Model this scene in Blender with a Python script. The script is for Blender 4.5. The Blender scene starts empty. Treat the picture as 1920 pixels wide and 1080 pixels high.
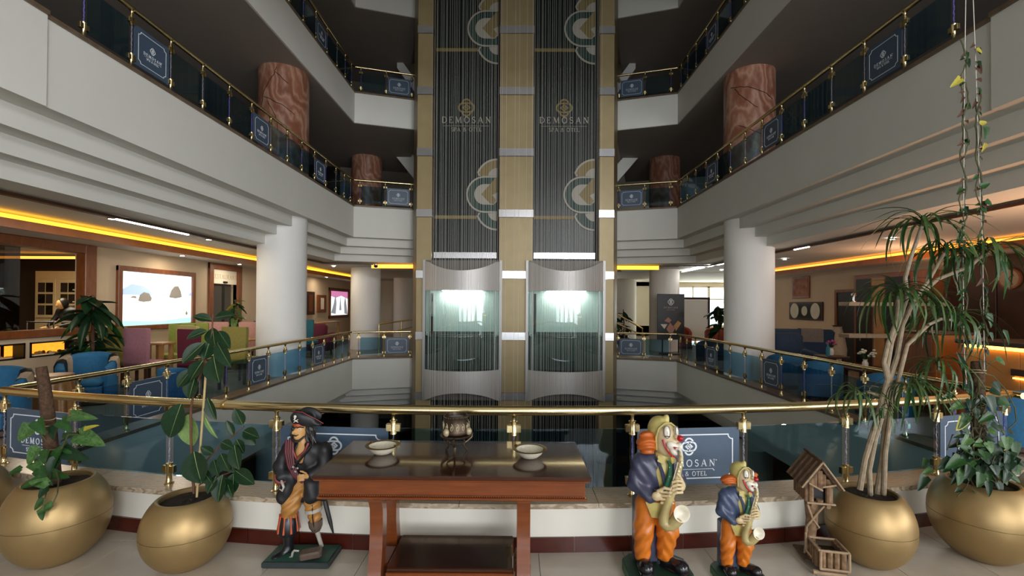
import bpy, math, random
import numpy as np
from mathutils import Matrix, Vector, Euler
R = math.radians
SC = bpy.context.scene
COL = SC.collection

# ------------------------------------------------------------------ camera
F_PX, EYE = 853.33, 1.75                       # focal length in pixels of the 1920 wide frame, eye height
PITCH, YAW, ROLL = R(.5), math.atan(5 / F_PX), R(.35)
CROW = 572 - F_PX * math.tan(PITCH)            # image row of the optical axis (the frame is a crop: lens shift)
cam_d = bpy.data.cameras.new('camera'); cam_d.sensor_width = 36; cam_d.lens = 36 * F_PX / 1920
cam_d.clip_start = 0.05; cam_d.clip_end = 200
cam = bpy.data.objects.new('camera', cam_d); COL.objects.link(cam)
cam_d.shift_y = (CROW - 540) / 1920
cam.matrix_world = Matrix.Translation((0, 0, EYE)) @ Matrix.Rotation(YAW, 4, 'Z') @ Matrix.Rotation(R(90) + PITCH, 4, 'X') @ Matrix.Rotation(ROLL, 4, 'Z')
SC.camera = cam
# ------------------------------------------------------------------ view, world
SC.view_settings.view_transform = 'Standard'; SC.view_settings.look = 'None'
SC.view_settings.gamma = 1; SC.view_settings.use_curve_mapping = False
SC.view_settings.exposure = 0.0
SC.cycles.use_denoising = True
SC.cycles.max_bounces = 10; SC.cycles.diffuse_bounces = 7; SC.cycles.glossy_bounces = 4
SC.cycles.transparent_max_bounces = 24; SC.cycles.sample_clamp_indirect = 6
W = bpy.data.worlds.new('sky'); SC.world = W; W.use_nodes = True
bg = W.node_tree.nodes['Background']
bg.inputs[0].default_value = (0.83, 0.92, 1.0, 1); bg.inputs[1].default_value = 2.2

def area_light(name, loc, rot, sx, sy, power, col):
    d = bpy.data.lights.new(name, 'AREA'); d.shape = 'RECTANGLE'; d.size = sx; d.size_y = sy
    d.energy = power; d.color = col
    o = bpy.data.objects.new(name, d); COL.objects.link(o); o.location = loc; o.rotation_euler = rot
    return o
# daylight coming in through the facade windows behind the camera (openings built in wall_front)
WINDOWS = [(-5.0, -2.4), (-1.6, 1.0), (1.8, 4.6), (5.0, 8.4)]
WIN_Z = (0.5, 3.7)
for (a, b), pw in zip(WINDOWS, (120, 165, 250, 350)):
    area_light('window_daylight', ((a + b) / 2, -9.25, sum(WIN_Z) / 2), (R(90), 0, 0), b - a, WIN_Z[1] - WIN_Z[0], pw, (0.96, 0.97, 1.0))
# unseen upper opening with a lamp, added to brighten fascias and tower
UP_FILL = (3.0, 8.7, 4.75, 6.55)
area_light('upper_fill_light', ((UP_FILL[0] + UP_FILL[1]) / 2, -9.25, (UP_FILL[2] + UP_FILL[3]) / 2), (R(90), 0, 0), UP_FILL[1] - UP_FILL[0], UP_FILL[3] - UP_FILL[2], 930, (0.97, 0.97, 1.0))
# second added lamp and opening a floor up, for upper balconies and tower top
UP_FILL2 = (0.0, 8.7, 7.35, 9.4)
area_light('upper_fill_light', ((UP_FILL2[0] + UP_FILL2[1]) / 2, -9.25, (UP_FILL2[2] + UP_FILL2[3]) / 2), (R(90), 0, 0), UP_FILL2[1] - UP_FILL2[0], UP_FILL2[3] - UP_FILL2[2], 230, (0.97, 0.97, 1.0))
# daylight through the far windows of the hall
for xa, xb in ((4.4, 5.6), (8.2, 11.4)):
    area_light('hall_window_daylight', ((xa + xb) / 2, 23.35, 1.75), (R(-90), 0, 0), xb - xa, 2.0, 90 * (xb - xa), (1, .97, .9))
# unseen opening and lamp added in the right wall to brighten the left fascia
SIDE_FILL = (-7.0, 1.5, .5, 2.75)
area_light('side_fill_light', (8.98, (SIDE_FILL[0] + SIDE_FILL[1]) / 2, (SIDE_FILL[2] + SIDE_FILL[3]) / 2), (0, R(90), 0), SIDE_FILL[3] - SIDE_FILL[2], SIDE_FILL[1] - SIDE_FILL[0], 400, (.98, .98, 1.0))

# ------------------------------------------------------------------ pixel helpers (a pixel and a real distance give a point)
_mw = cam.matrix_world.to_3x3()
_fw, _rt, _up = -_mw.col[2], _mw.col[0], _mw.col[1]
def _ray(px, py): return _fw + _rt * ((px - 960) / F_PX) + _up * ((CROW - py) / F_PX)
def at(px, py, Y):
    r = _ray(px, py); return Vector((0, 0, EYE)) + r * (Y / r.y)
def atx(px, py, X):
    r = _ray(px, py); return Vector((0, 0, EYE)) + r * (X / r.x)
def atz(px, py, Z):
    r = _ray(px, py); return Vector((0, 0, EYE)) + r * ((Z - EYE) / r.z)

# ------------------------------------------------------------------ materials
M = {}
def _bsdf(name):
    m = bpy.data.materials.new(name); m.use_nodes = True
    return m, m.node_tree.nodes, m.node_tree.links, m.node_tree.nodes['Principled BSDF']
def rgb(h):
    """sRGB hex -> linear"""
    c = [int(h[i:i + 2], 16) / 255 for i in (0, 2, 4)]
    return tuple(x / 12.92 if x <= .04045 else ((x + .055) / 1.055) ** 2.4 for x in c)
def mat(name, col, rough=.5, metal=0., var=0., scale=12., bump=0., emit=0., spec=.5, coat=0., stretch=(1, 1, 1), col2=None):
    if isinstance(col, str): col = rgb(col)
    if isinstance(col2, str): col2 = rgb(col2)
    m, N, L, b = _bsdf(name)
    b.inputs['Base Color'].default_value = (*col, 1); b.inputs['Roughness'].default_value = rough
    b.inputs['Metallic'].default_value = metal; b.inputs['Specular IOR Level'].default_value = spec
    if coat: b.inputs['Coat Weight'].default_value = coat; b.inputs['Coat Roughness'].default_value = .08
    if emit:
        b.inputs['Emission Color'].default_value = (*col, 1); b.inputs['Emission Strength'].default_value = emit
    if var or bump or col2:
        tc = N.new('ShaderNodeTexCoord'); mp = N.new('ShaderNodeMapping'); mp.inputs['Scale'].default_value = stretch
        L.new(tc.outputs['Object'], mp.inputs[0])
        nz = N.new('ShaderNodeTexNoise'); nz.inputs['Scale'].default_value = scale; nz.inputs['Detail'].default_value = 5
        L.new(mp.outputs[0], nz.inputs['Vector'])
        if var or col2:
            rp = N.new('ShaderNodeValToRGB')
            c1 = tuple(max(0, c * (1 - var)) for c in col); c2 = col2 or tuple(min(1, c * (1 + var)) for c in col)
            rp.color_ramp.elements[0].color = (*c1, 1); rp.color_ramp.elements[1].color = (*c2, 1)
            rp.color_ramp.elements[0].position = .3; rp.color_ramp.elements[1].position = .7
            L.new(nz.outputs[0], rp.inputs[0]); L.new(rp.outputs[0], b.inputs['Base Color'])
        if bump:
            bp = N.new('ShaderNodeBump'); bp.inputs['Strength'].default_value = bump; bp.inputs['Distance'].default_value = .01
            L.new(nz.outputs[0], bp.inputs['Height']); L.new(bp.outputs[0], b.inputs['Normal'])
    M[name] = m; return m
def glass(name, tint, ior=1.5, rough=.01):
    m = bpy.data.materials.new(name); m.use_nodes = True; N, L = m.node_tree.nodes, m.node_tree.links; N.clear()
    out = N.new('ShaderNodeOutputMaterial'); mx = N.new('ShaderNodeMixShader'); tr = N.new('ShaderNodeBsdfTransparent')
    gl = N.new('ShaderNodeBsdfGlossy'); lw = N.new('ShaderNodeLayerWeight'); fr = N.new('ShaderNodeMapRange')
    pw = N.new('ShaderNodeMath'); pw.operation = 'POWER'; pw.inputs[1].default_value = 5; L.new(lw.outputs['Facing'], pw.inputs[0]); L.new(pw.outputs[0], fr.inputs[0])
    r0 = ((ior - 1) / (ior + 1)) ** 2; fr.inputs['To Min'].default_value = r0; fr.inputs['To Max'].default_value = .9
    tr.inputs[0].default_value = (*tint, 1); gl.inputs['Roughness'].default_value = rough
    L.new(fr.outputs[0], mx.inputs[0]); L.new(tr.outputs[0], mx.inputs[1]); L.new(gl.outputs[0], mx.inputs[2]); L.new(mx.outputs[0], out.inputs[0])
    M[name] = m; return m
def marble(name, c1, c2, c3, scale, rough=.25, stretch=(1, 1, 1), dist=3., bands='Y'):
    m, N, L, b = _bsdf(name)
    tc = N.new('ShaderNodeTexCoord'); mp = N.new('ShaderNodeMapping'); mp.inputs['Scale'].default_value = stretch
    wv = N.new('ShaderNodeTexWave'); wv.inputs['Scale'].default_value = scale; wv.inputs['Distortion'].default_value = dist
    wv.inputs['Detail'].default_value = 4; wv.inputs['Detail Scale'].default_value = 1.6; wv.bands_direction = bands
    rp = N.new('ShaderNodeValToRGB'); e = rp.color_ramp.elements
    e[0].color = (*rgb(c1), 1); e[1].color = (*rgb(c3), 1); e.new(.55).color = (*rgb(c2), 1)
    L.new(tc.outputs['Object'], mp.inputs[0]); L.new(mp.outputs[0], wv.inputs['Vector']); L.new(wv.outputs[0], rp.inputs[0])
    L.new(rp.outputs[0], b.inputs['Base Color']); b.inputs['Roughness'].default_value = rough
    M[name] = m; return m

mat('plaster', 'd9d9d1', .75, var=.025, scale=1.5)
mat('column_white', 'e8e8e4', .6, var=.015, scale=2)
mat('parapet_white', 'e0ddd2', .6, var=.03, scale=3)
mat('ceiling', 'cfc8bc', .8, var=.02, scale=2)
mat('wall_tan', 'c9b294', .7, var=.03, scale=2)
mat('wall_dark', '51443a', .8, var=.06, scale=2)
mat('wall_cream', 'e6dcc6', .7, var=.03, scale=2)
mat('dark_floor', '6a625a', .35, var=.12, scale=4)
mat('lounge_floor', '8a7a66', .25, var=.12, scale=3)
mat('ceiling_shade', '9a9086', .85, var=.03, scale=2)  # shade of the unlit balcony undersides, put into the colour
mat('carpet', '2e221c', .95, var=.2, scale=20)  # dark colour for the added layer that soaks up bounced light
mat('tile', 'bdb4a6', .16, var=.05, scale=5, spec=.55)
mat('grout', '8f877b', .8)
marble('cap_marble', 'a8977f', 'bcae98', '8c7a62', 3.5, .22, (1.5, 4, 4), 6)
mat('edge_stone', '6a5a48', .35, var=.25, scale=9)
mat('skirt_red', '45180f', .22, var=.15, scale=10)
marble('red_marble', '84543f', 'b08a74', '90604a', .9, .35, (1.2, 1.2, .55), 12, 'DIAGONAL')
mat('crack', '2a1812', .8)
mat('brass', (.76, .62, .33), .22, 1.)
mat('brass_dull', (.55, .42, .18), .28, 1.)
mat('gold_paint', (.35, .24, .105), .42, .65, var=.06, scale=6)
mat('gold_in', (.16, .12, .06), .6, .3)
mat('soil', '2c221a', .95, var=.5, scale=40, bump=.8)
mat('drum', (.66, .64, .62), .45, .4, var=.05, scale=60, stretch=(1, 1, .02))
mat('steel_dark', (.16, .145, .13), .5, .4)
mat('steel', (.62, .62, .63), .2, 1.)
mat('steel_brushed', (.42, .41, .40), .45, .8, var=.06, scale=60, stretch=(1, 1, .02))
mat('band_silver', (.74, .74, .76), .25, .8)
glass('rail_glass', (.55, .75, .86), 1.5)
glass('lift_glass', (.78, .86, .84), 1.7)
glass('acrylic', (.90, .91, .95), 1.5, .1)
glass('clear_glass', (.85, .9, .9), 1.5)
glass('dark_glass', (.42, .40, .34), 1.5)
mat('sign_slate', '44566a', .38, var=.03, scale=4)
mat('print_white', 'dfe5ea', .5)
mat('print_grey', 'b4b0a2', .5)
mat('print_gold', '8c7a44', .5)
mat('print_green', '1e4038', .5)
mat('shaft_back', '17231f', .35, var=.25, scale=6, stretch=(14, 1, .1))
mat('shaft_black', '0c0b0a', .6)
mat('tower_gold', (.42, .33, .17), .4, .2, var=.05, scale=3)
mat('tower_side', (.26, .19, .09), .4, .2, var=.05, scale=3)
mat('strand', (.75, .73, .66), .45)
mat('wood_table', '6e3818', .25, var=.18, scale=5, stretch=(1, 8, 8), coat=.5)
mat('wood_table_top', '3a1c0e', .16, var=.25, scale=4, stretch=(1, 9, 9), coat=.7)
mat('wood_frame', '7a4420', .35, var=.2, scale=6, stretch=(4, 4, 1))
mat('wood_dark', '3a2114', .4, var=.25, scale=6)
mat('wood_light', 'a57a4c', .4, var=.15, scale=6)
mat('valance_wood', '9c5a22', .4, var=.15, scale=6)
mat('black', '0e0d0d', .45)
mat('leaf_dark', '16301a', .36, var=.25, scale=9, spec=.3)
mat('leaf_mid', '25471e', .42, var=.3, scale=9, spec=.3)
mat('leaf_pale', '6f8a4c', .4, var=.2, scale=9)
mat('leaf_varieg', '25481f', .42, col2='547440', scale=10, spec=.3)
mat('leaf_yellow', 'a59a34', .45, var=.2, scale=12)
mat('leaf_brown', '4a3020', .7, var=.3, scale=12)
mat('blade', '435a2c', .38, var=.3, scale=5)
mat('midrib', '8a9a5a', .5)
mat('trunk', '8c7d66', .8, var=.25, scale=30, bump=.5)
mat('cane', 'b09a6c', .7, var=.15, scale=20)
mat('stem_brown', '5a3a24', .7, var=.2, scale=20)
mat('moss_pole', '4a3524', .95, var=.45, scale=50, bump=1.)
mat('twine', 'a89878', .8)
mat('vine_stem', '4a4a2c', .7, var=.2, scale=30)
mat('cord_white', 'c8c4b8', .6)
# ------------------------------------------------------------------ mesh helpers
class MB:
    def __init__(s): s.v, s.f, s.mi, s.M = [], [], [], Matrix()
    def add(s, verts, faces, mi=0):
        o = len(s.v)
        s.v += [tuple(s.M @ Vector(v)) for v in verts]
        s.f += [tuple(i + o for i in f) for f in faces]; s.mi += [mi] * len(faces)
        return s
    def box(s, x0, x1, y0, y1, z0, z1, mi=0):
        v = [(x, y, z) for z in (z0, z1) for y in (y0, y1) for x in (x0, x1)]
        return s.add(v, [(0, 2, 3, 1), (4, 5, 7, 6), (0, 1, 5, 4), (2, 6, 7, 3), (0, 4, 6, 2), (1, 3, 7, 5)], mi)
    def cbox(s, c, d, mi=0):
        return s.box(c[0] - d[0] / 2, c[0] + d[0] / 2, c[1] - d[1] / 2, c[1] + d[1] / 2, c[2] - d[2] / 2, c[2] + d[2] / 2, mi)
    def rbox(s, x0, x1, y0, y1, z0, z1, b=.01, mi=0):
        """box with chamfered edges"""
        v = []
        for z, q in ((z0, 1), (z0 + b, 0), (z1 - b, 0), (z1, 1)):
            i = b if q else 0
            xa, xb, ya, yb = x0 + i, x1 - i, y0 + i, y1 - i
            v += [(xa + b, ya, z), (xb - b, ya, z), (xb, ya + b, z), (xb, yb - b, z), (xb - b, yb, z), (xa + b, yb, z), (xa, yb - b, z), (xa, ya + b, z)]
        f = [tuple(range(7, -1, -1)), tuple(range(24, 32))]
        for k in range(3):
            for i in range(8):
                j = (i + 1) % 8; f.append((k * 8 + i, k * 8 + j, k * 8 + 8 + j, k * 8 + 8 + i))
        return s.add(v, f, mi)
    def lathe(s, prof, n=20, c=(0, 0, 0), mi=0, a0=0., a1=2 * math.pi, caps=True):
        full = abs(a1 - a0 - 2 * math.pi) < 1e-6
        m = n if full else n + 1
        v = [(c[0] + r * math.cos(a0 + (a1 - a0) * i / n), c[1] + r * math.sin(a0 + (a1 - a0) * i / n), c[2] + z) for r, z in prof for i in range(m)]
        f = []
        for k in range(len(prof) - 1):
            for i in range(n):
                j = (i + 1) % m
                f.append((k * m + i, k * m + j, k * m + m + j, k * m + m + i))
        if full and caps:
            if prof[0][0] > 1e-5: f.append(tuple(range(m - 1, -1, -1)))
            if prof[-1][0] > 1e-5: f.append(tuple((len(prof) - 1) * m + i for i in range(m)))
        return s.add(v, f, mi)
    def tube(s, pts, r, n=8, mi=0, caps=True):
        pts = [Vector(p) for p in pts]; k = len(pts)
        rs = r if isinstance(r, (list, tuple)) else [r] * k
        v = []; prev = None
        for i, p in enumerate(pts):
            t = (pts[min(i + 1, k - 1)] - pts[max(i - 1, 0)]).normalized()
            if prev is None:
                a = Vector((0, 0, 1)) if abs(t.z) < .9 else Vector((1, 0, 0)); u = t.cross(a).normalized()
            else:
                u = (prev - t * prev.dot(t)); u = u.normalized() if u.length > 1e-6 else t.orthogonal().normalized()
            prev = u; w = t.cross(u)
            v += [tuple(p + (u * math.cos(2 * math.pi * q / n) + w * math.sin(2 * math.pi * q / n)) * rs[i]) for q in range(n)]
        f = [(i * n + q, i * n + (q + 1) % n, i * n + n + (q + 1) % n, i * n + n + q) for i in range(k - 1) for q in range(n)]
        if caps: f += [tuple(range(n - 1, -1, -1)), tuple((k - 1) * n + q for q in range(n))]
        return s.add(v, f, mi)
    def prism(s, poly, a, b, axis='y', mi=0):
        """2D polygon extruded along an axis: y -> (x,z), z -> (x,y), x -> (y,z)"""
        mk = {'y': lambda p, t: (p[0], t, p[1]), 'z': lambda p, t: (p[0], p[1], t), 'x': lambda p, t: (t, p[0], p[1])}[axis]
        n = len(poly); v = [mk(p, a) for p in poly] + [mk(p, b) for p in poly]
        f = [tuple(range(n - 1, -1, -1)), tuple(range(n, 2 * n))] + [(i, (i + 1) % n, n + (i + 1) % n, n + i) for i in range(n)]
        return s.add(v, f, mi)
    def ell(s, c, r, nu=14, nv=10, mi=0):
        if not isinstance(r, (tuple, list)): r = (r, r, r)
        v = [(c[0], c[1], c[2] - r[2])]
        for k in range(1, nv):
            a = -math.pi / 2 + math.pi * k / nv
            v += [(c[0] + r[0] * math.cos(a) * math.cos(2 * math.pi * i / nu), c[1] + r[1] * math.cos(a) * math.sin(2 * math.pi * i / nu), c[2] + r[2] * math.sin(a)) for i in range(nu)]
        v.append((c[0], c[1], c[2] + r[2])); f = []
        for i in range(nu):
            f.append((0, 1 + (i + 1) % nu, 1 + i)); e = len(v) - 1; f.append((e, e - nu + i, e - nu + (i + 1) % nu))
        for k in range(nv - 2):
            for i in range(nu):
                f.append((1 + k * nu + i, 1 + k * nu + (i + 1) % nu, 1 + k * nu + nu + (i + 1) % nu, 1 + k * nu + nu + i))
        return s.add(v, f, mi)
    def grid(s, fn, nu, nv, mi=0):
        v = [fn(i / nu, j / nv) for j in range(nv + 1) for i in range(nu + 1)]
        f = [(j * (nu + 1) + i, j * (nu + 1) + i + 1, (j + 1) * (nu + 1) + i + 1, (j + 1) * (nu + 1) + i) for j in range(nv) for i in range(nu)]
        return s.add(v, f, mi)
    def strip(s, pts, w, y0=0., y1=.002, closed=False, mi=0):
        """flat ribbon of width w along 2D points, in the xz plane, with a little thickness towards -y"""
        P = [Vector(p) for p in pts]; n = len(P); v = []
        for i in range(n):
            a = P[(i - 1) % n] if (closed or i > 0) else None; b = P[(i + 1) % n] if (closed or i < n - 1) else None
            d1 = (P[i] - a).normalized() if a is not None else None; d2 = (b - P[i]).normalized() if b is not None else None
            d1 = d1 or d2; d2 = d2 or d1
            nn = Vector((-(d1.y + d2.y), d1.x + d2.x)); nn = nn.normalized() if nn.length > 1e-4 else Vector((-d1.y, d1.x))
            k = w / 2 / max(.4, nn.dot(Vector((-d1.y, d1.x))))
            for q, y in ((1, y1), (-1, y1), (1, y0), (-1, y0)):
                pp = P[i] + nn * k * q; v.append((pp.x, -y, pp.y))
        f = []
        for i in range(n if closed else n - 1):
            j = (i + 1) % n; A, B = 4 * i, 4 * j
            f += [(A, A + 1, B + 1, B), (A + 2, B + 2, B + 3, A + 3), (A, B, B + 2, A + 2), (A + 1, A + 3, B + 3, B + 1)]
        if not closed:
            e = 4 * (n - 1); f += [(0, 2, 3, 1), (e, e + 1, e + 3, e + 2)]
        return s.add(v, f, mi)
    def mesh(s, name, smooth=40):
        me = bpy.data.meshes.new(name); me.from_pydata(s.v, [], s.f)
        if any(s.mi): me.polygons.foreach_set('material_index', s.mi)
        me.update(); shade(me, smooth); return me
def shade(me, ang):
    me.polygons.foreach_set('use_smooth', [ang > 0] * len(me.polygons))
    if 0 < ang < 180: me.set_sharp_from_angle(angle=R(ang))
def O(name, src, mats, parent=None, loc=(0, 0, 0), rot=(0, 0, 0), scale=(1, 1, 1), smooth=40, **props):
    me = src.mesh(name, smooth) if isinstance(src, MB) else src
    if isinstance(mats, str): mats = [mats]
    if not me.materials:
        for k in mats: me.materials.append(M[k])
    o = bpy.data.objects.new(name, me); COL.objects.link(o)
    o.location = loc; o.rotation_euler = rot; o.scale = scale if isinstance(scale, (tuple, list)) else (scale,) * 3
    if mats and me.materials[0] != M[mats[0]]:
        for i, k in enumerate(mats):
            if i < len(o.material_slots): o.material_slots[i].link = 'OBJECT'; o.material_slots[i].material = M[k]
    if parent: o.parent = parent
    for k, x in props.items(): o[k] = x
    return o
def T(name, label, cat, loc=(0, 0, 0), rz=0., group=None, scale=1.):
    o = bpy.data.objects.new(name, None); COL.objects.link(o); o.location = loc; o.rotation_euler = (0, 0, rz); o.scale = (scale,) * 3
    o.empty_display_size = .1; o['label'] = label; o['category'] = cat
    if group: o['group'] = group
    return o
def tag(o, label, cat, group=None):
    o['label'] = label; o['category'] = cat
    if group: o['group'] = group
    return o
def S(name, src, mats, label, parent=None, smooth=40, **k):
    """a piece of the setting"""
    o = O(name, src, mats, parent, smooth=smooth, **k)
    if not parent: o['kind'] = 'structure'; o['label'] = label; o['category'] = name.split('_')[0]
    return o
def dup(root, loc=None, rz=None, label=None, group=None, scale=None):
    r = root.copy(); COL.objects.link(r)
    if loc is not None: r.location = loc
    if rz is not None: r.rotation_euler = (0, 0, rz)
    if scale is not None: r.scale = (scale,) * 3
    if label: r['label'] = label
    if group: r['group'] = group
    for ch in list(root.children):
        c = ch.copy(); COL.objects.link(c); c.parent = r
        for g in ch.children:
            d = g.copy(); COL.objects.link(d); d.parent = c
    return r
def recolor(root, part_names, matname):
    for ch in root.children:
        if ch.name.split('.')[0] in part_names:
            ch.material_slots[0].link = 'OBJECT'; ch.material_slots[0].material = M[matname]
def sweep(path, prof, closed=True):
    """profile of (outward offset to the left of travel, z) swept along a 2D path with mitred corners"""
    P = [Vector(p) for p in path]; n = len(P); nr = []
    for i in range(n - 1):
        d = (P[i + 1] - P[i]).normalized(); nr.append(Vector((-d.y, d.x)))
    mb = MB(); v = []; k = len(prof)
    for i in range(n):
        a = nr[max(i - 1, 0)]; b = nr[min(i, n - 2)]; m = (a + b).normalized(); m = m / max(.35, m.dot(a))
        v += [(P[i].x + m.x * d, P[i].y + m.y * d, z) for d, z in prof]
    f = [(i * k + q, i * k + (q + 1) % k, (i + 1) * k + (q + 1) % k, (i + 1) * k + q) for i in range(n - 1) for q in range(k)]
    f += [tuple(range(k - 1, -1, -1)), tuple((n - 1) * k + q for q in range(k))]
    return mb.add(v, f)
# ---- smooth solids from distance fields (surface nets)
def sd_cap(P, a, b, r1, r2=None):
    r2 = r1 if r2 is None else r2
    a = np.array(a, float); b = np.array(b, float); ba = b - a; pa = P - a
    h = np.clip((pa @ ba) / max(ba @ ba, 1e-9), 0, 1)
    return np.linalg.norm(pa - h[..., None] * ba, axis=-1) - (r1 + (r2 - r1) * h)
def sd_ell(P, c, r, rot=None):
    q = P - np.array(c, float)
    if rot is not None: q = q @ np.array(Euler(rot).to_matrix())
    r = np.array(r if isinstance(r, (tuple, list)) else (r, r, r), float)
    k0 = np.linalg.norm(q / r, axis=-1); k1 = np.linalg.norm(q / (r * r), axis=-1)
    return k0 * (k0 - 1) / np.maximum(k1, 1e-6)
def sd_box(P, c, d, r=.01, rot=None):
    q = P - np.array(c, float)
    if rot is not None: q = q @ np.array(Euler(rot).to_matrix())
    q = np.abs(q) - (np.array(d, float) - r)
    return np.linalg.norm(np.maximum(q, 0), axis=-1) + np.minimum(q.max(-1), 0) - r
def smin(a, b, k):
    h = np.clip(.5 + .5 * (b - a) / k, 0, 1); return b + (a - b) * h - k * h * (1 - h)
def sunion(ds, k):
    d = ds[0]
    for e in ds[1:]: d = smin(d, e, k)
    return d
def sdf(name, fn, lo, hi, h):
    ax = [np.arange(lo[i] - 2 * h, hi[i] + 2 * h, h) for i in range(3)]
    G = np.stack(np.meshgrid(*ax, indexing='ij'), -1); V = fn(G); n = V.shape
    cs = np.zeros((n[0] - 1, n[1] - 1, n[2] - 1, 3)); cn = np.zeros(cs.shape[:3])
    edges = []
    for a in range(3):
        s0 = [slice(None)] * 3; s1 = [slice(None)] * 3; s0[a] = slice(0, -1); s1[a] = slice(1, None)
        va, vb = V[tuple(s0)], V[tuple(s1)]; cr = (va < 0) != (vb < 0)
        t = np.where(cr, va / np.where(np.abs(va - vb) < 1e-12, 1, va - vb), 0)
        pt = G[tuple(s0)].copy(); pt[..., a] += t * h; idx = np.argwhere(cr); b, c = [q for q in range(3) if q != a]
        for db in (0, 1):
            for dc in (0, 1):
                j = idx.copy(); j[:, b] -= db; j[:, c] -= dc
                ok = (j >= 0).all(1) & (j < np.array(cs.shape[:3])).all(1)
                jj = j[ok]; src = idx[ok]
                np.add.at(cs, tuple(jj.T), pt[tuple(src.T)]); np.add.at(cn, tuple(jj.T), 1)
        edges.append((a, b, c, idx, (va < 0)[tuple(idx.T)]))
    act = cn > 0; ids = -np.ones(cn.shape, int); ids[act] = np.arange(act.sum())
    vs = cs[act] / cn[act][:, None]; faces = []
    for a, b, c, idx, inside in edges:
        ok = (idx[:, b] > 0) & (idx[:, c] > 0) & (idx[:, b] < cn.shape[b]) & (idx[:, c] < cn.shape[c])
        idx = idx[ok]; ins = inside[ok]; q = []
        for db, dc in ((1, 1), (0, 1), (0, 0), (1, 0)):
            j = idx.copy(); j[:, b] -= db; j[:, c] -= dc; q.append(ids[tuple(j.T)])
        q = np.stack(q, 1); flip = ins if a != 1 else ~ins
        q = np.where(flip[:, None], q, q[:, ::-1]); faces.append(q)
    fs = np.concatenate(faces); fs = fs[(fs >= 0).all(1)]
    me = bpy.data.meshes.new(name); me.from_pydata(vs.tolist(), [], fs.tolist()); me.update(); shade(me, 180); return me
# ---- lettering: thick and thin strokes with small serifs, unit cap height
def _arc(cx, cz, rx, rz, a0, a1, n=14): return [(cx + rx * math.cos(R(a0 + (a1 - a0) * i / n)), cz + rz * math.sin(R(a0 + (a1 - a0) * i / n))) for i in range(n + 1)]
TK, TN = .15, .07
def _serif(x, z, w=.26): return ([(x - w / 2, z), (x + w / 2, z)], .06)
GLY = {
    'D': (.86, [([(.16, 0), (.16, 1)], TK), ([(.05, .03)] + [(.35, .03)] + _arc(.35, .5, .45, .47, -90, 90) + [(.05, .97)], .09)]),
    'E': (.70, [([(.16, 0), (.16, 1)], TK), ([(.05, .97), (.60, .97), (.60, .80)], TN), ([(.2, .52), (.5, .52)], TN), ([(.05, .03), (.62, .03), (.62, .22)], TN)]),
    'M': (1.1, [([(.15, 0), (.2, 1)], TN), ([(.2, .98), (.54, .08)], TK), ([(.54, .05), (.88, .98)], TN), ([(.88, 1), (.94, 0)], TK), _serif(.15, .03, .22), _serif(.94, .03, .28), _serif(.15, .97, .2), _serif(.93, .97, .2)]),
    'O': (.95, [(_arc(.47, .5, .38, .47, 0, 360, 28), .115)]),
    'S': (.66, [(_arc(.33, .74, .21, .22, 20, 250, 14) + _arc(.33, .27, .24, .24, 70, -160, 14), .11)]),
    'A': (.92, [([(.12, 0), (.45, 1)], TN), ([(.45, 1), (.80, 0)], TK), ([(.24, .34), (.66, .34)], TN), _serif(.12, .03), _serif(.8, .03)]),
    'N': (.95, [([(.17, 0), (.17, 1)], TN), ([(.17, .98), (.78, .04)], TK), ([(.78, 0), (.78, 1)], TN), _serif(.17, .03), _serif(.17, .97, .2), _serif(.78, .97)]),
    'P': (.72, [([(.16, 0), (.16, 1)], TK), ([(.05, .97), (.35, .97)] + _arc(.35, .73, .26, .24, 90, -90, 10) + [(.16, .49)], .09), _serif(.16, .03, .3)]),
    'T': (.78, [([(.39, 0), (.39, 1)], TK), ([(.05, .82), (.05, .97), (.73, .97), (.73, .82)], TN), _serif(.39, .03, .3)]),
    'L': (.66, [([(.16, 0), (.16, 1)], TK), ([(.05, .03), (.58, .03), (.58, .24)], TN), _serif(.16, .97, .28)]),
    'R': (.80, [([(.16, 0), (.16, 1)], TK), ([(.05, .97), (.35, .97)] + _arc(.35, .74, .24, .23, 90, -90, 10) + [(.16, .51)], .09), ([(.4, .5), (.74, .02)], .12), _serif(.16, .03, .3)]),
    'U': (.88, [([(.16, 1), (.16, .32)] + _arc(.44, .32, .28, .29, 180, 360, 10) + [(.72, 1)], .11)]),
    '&': (.92, [([(.85, .05), (.25, .7)] + _arc(.42, .8, .17, .17, 200, -20, 8) + [(.2, .42)] + _arc(.36, .24, .24, .22, 150, 330, 8) + [(.8, .5)], .09)]),
    ' ': (.45, [])}
def letters(mb, txt, h, cx, z, sp=.18, bold=1.):
    w = sum(GLY[c][0] + sp for c in txt) - sp; x = -w / 2
    for c in txt:
        gw, st = GLY[c]
        for pts, t in st: mb.strip([(cx + (x + a) * h, z + b * h) for a, b in pts], t * h * bold)
        x += gw + sp
    return mb
def emblem(mb, s, cx=0., cz=0.):
    """four-lobed interlaced knot, half width s"""
    q = lambda pts: [(cx + a * s, cz + b * s) for a, b in pts]
    w = .2 * s
    mb.strip(q(_arc(-.38, 0, .52, .52, 90, 270, 16) + _arc(.38, 0, .52, .52, -90, 90, 16)), w, closed=True)
    mb.strip(q(_arc(0, .46, .50, .52, 8, 172, 14)), w); mb.strip(q(_arc(0, -.46, .50, .52, 188, 352, 14)), w)
    for k in (1, -1):
        mb.strip(q([(.16 * k, .50 * k), (-.40 * k, .0 * k), (-.06 * k, -.32 * k), (.17 * k, -.10 * k), (.02 * k, .05 * k)]), w * .8)
    return mb
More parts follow.
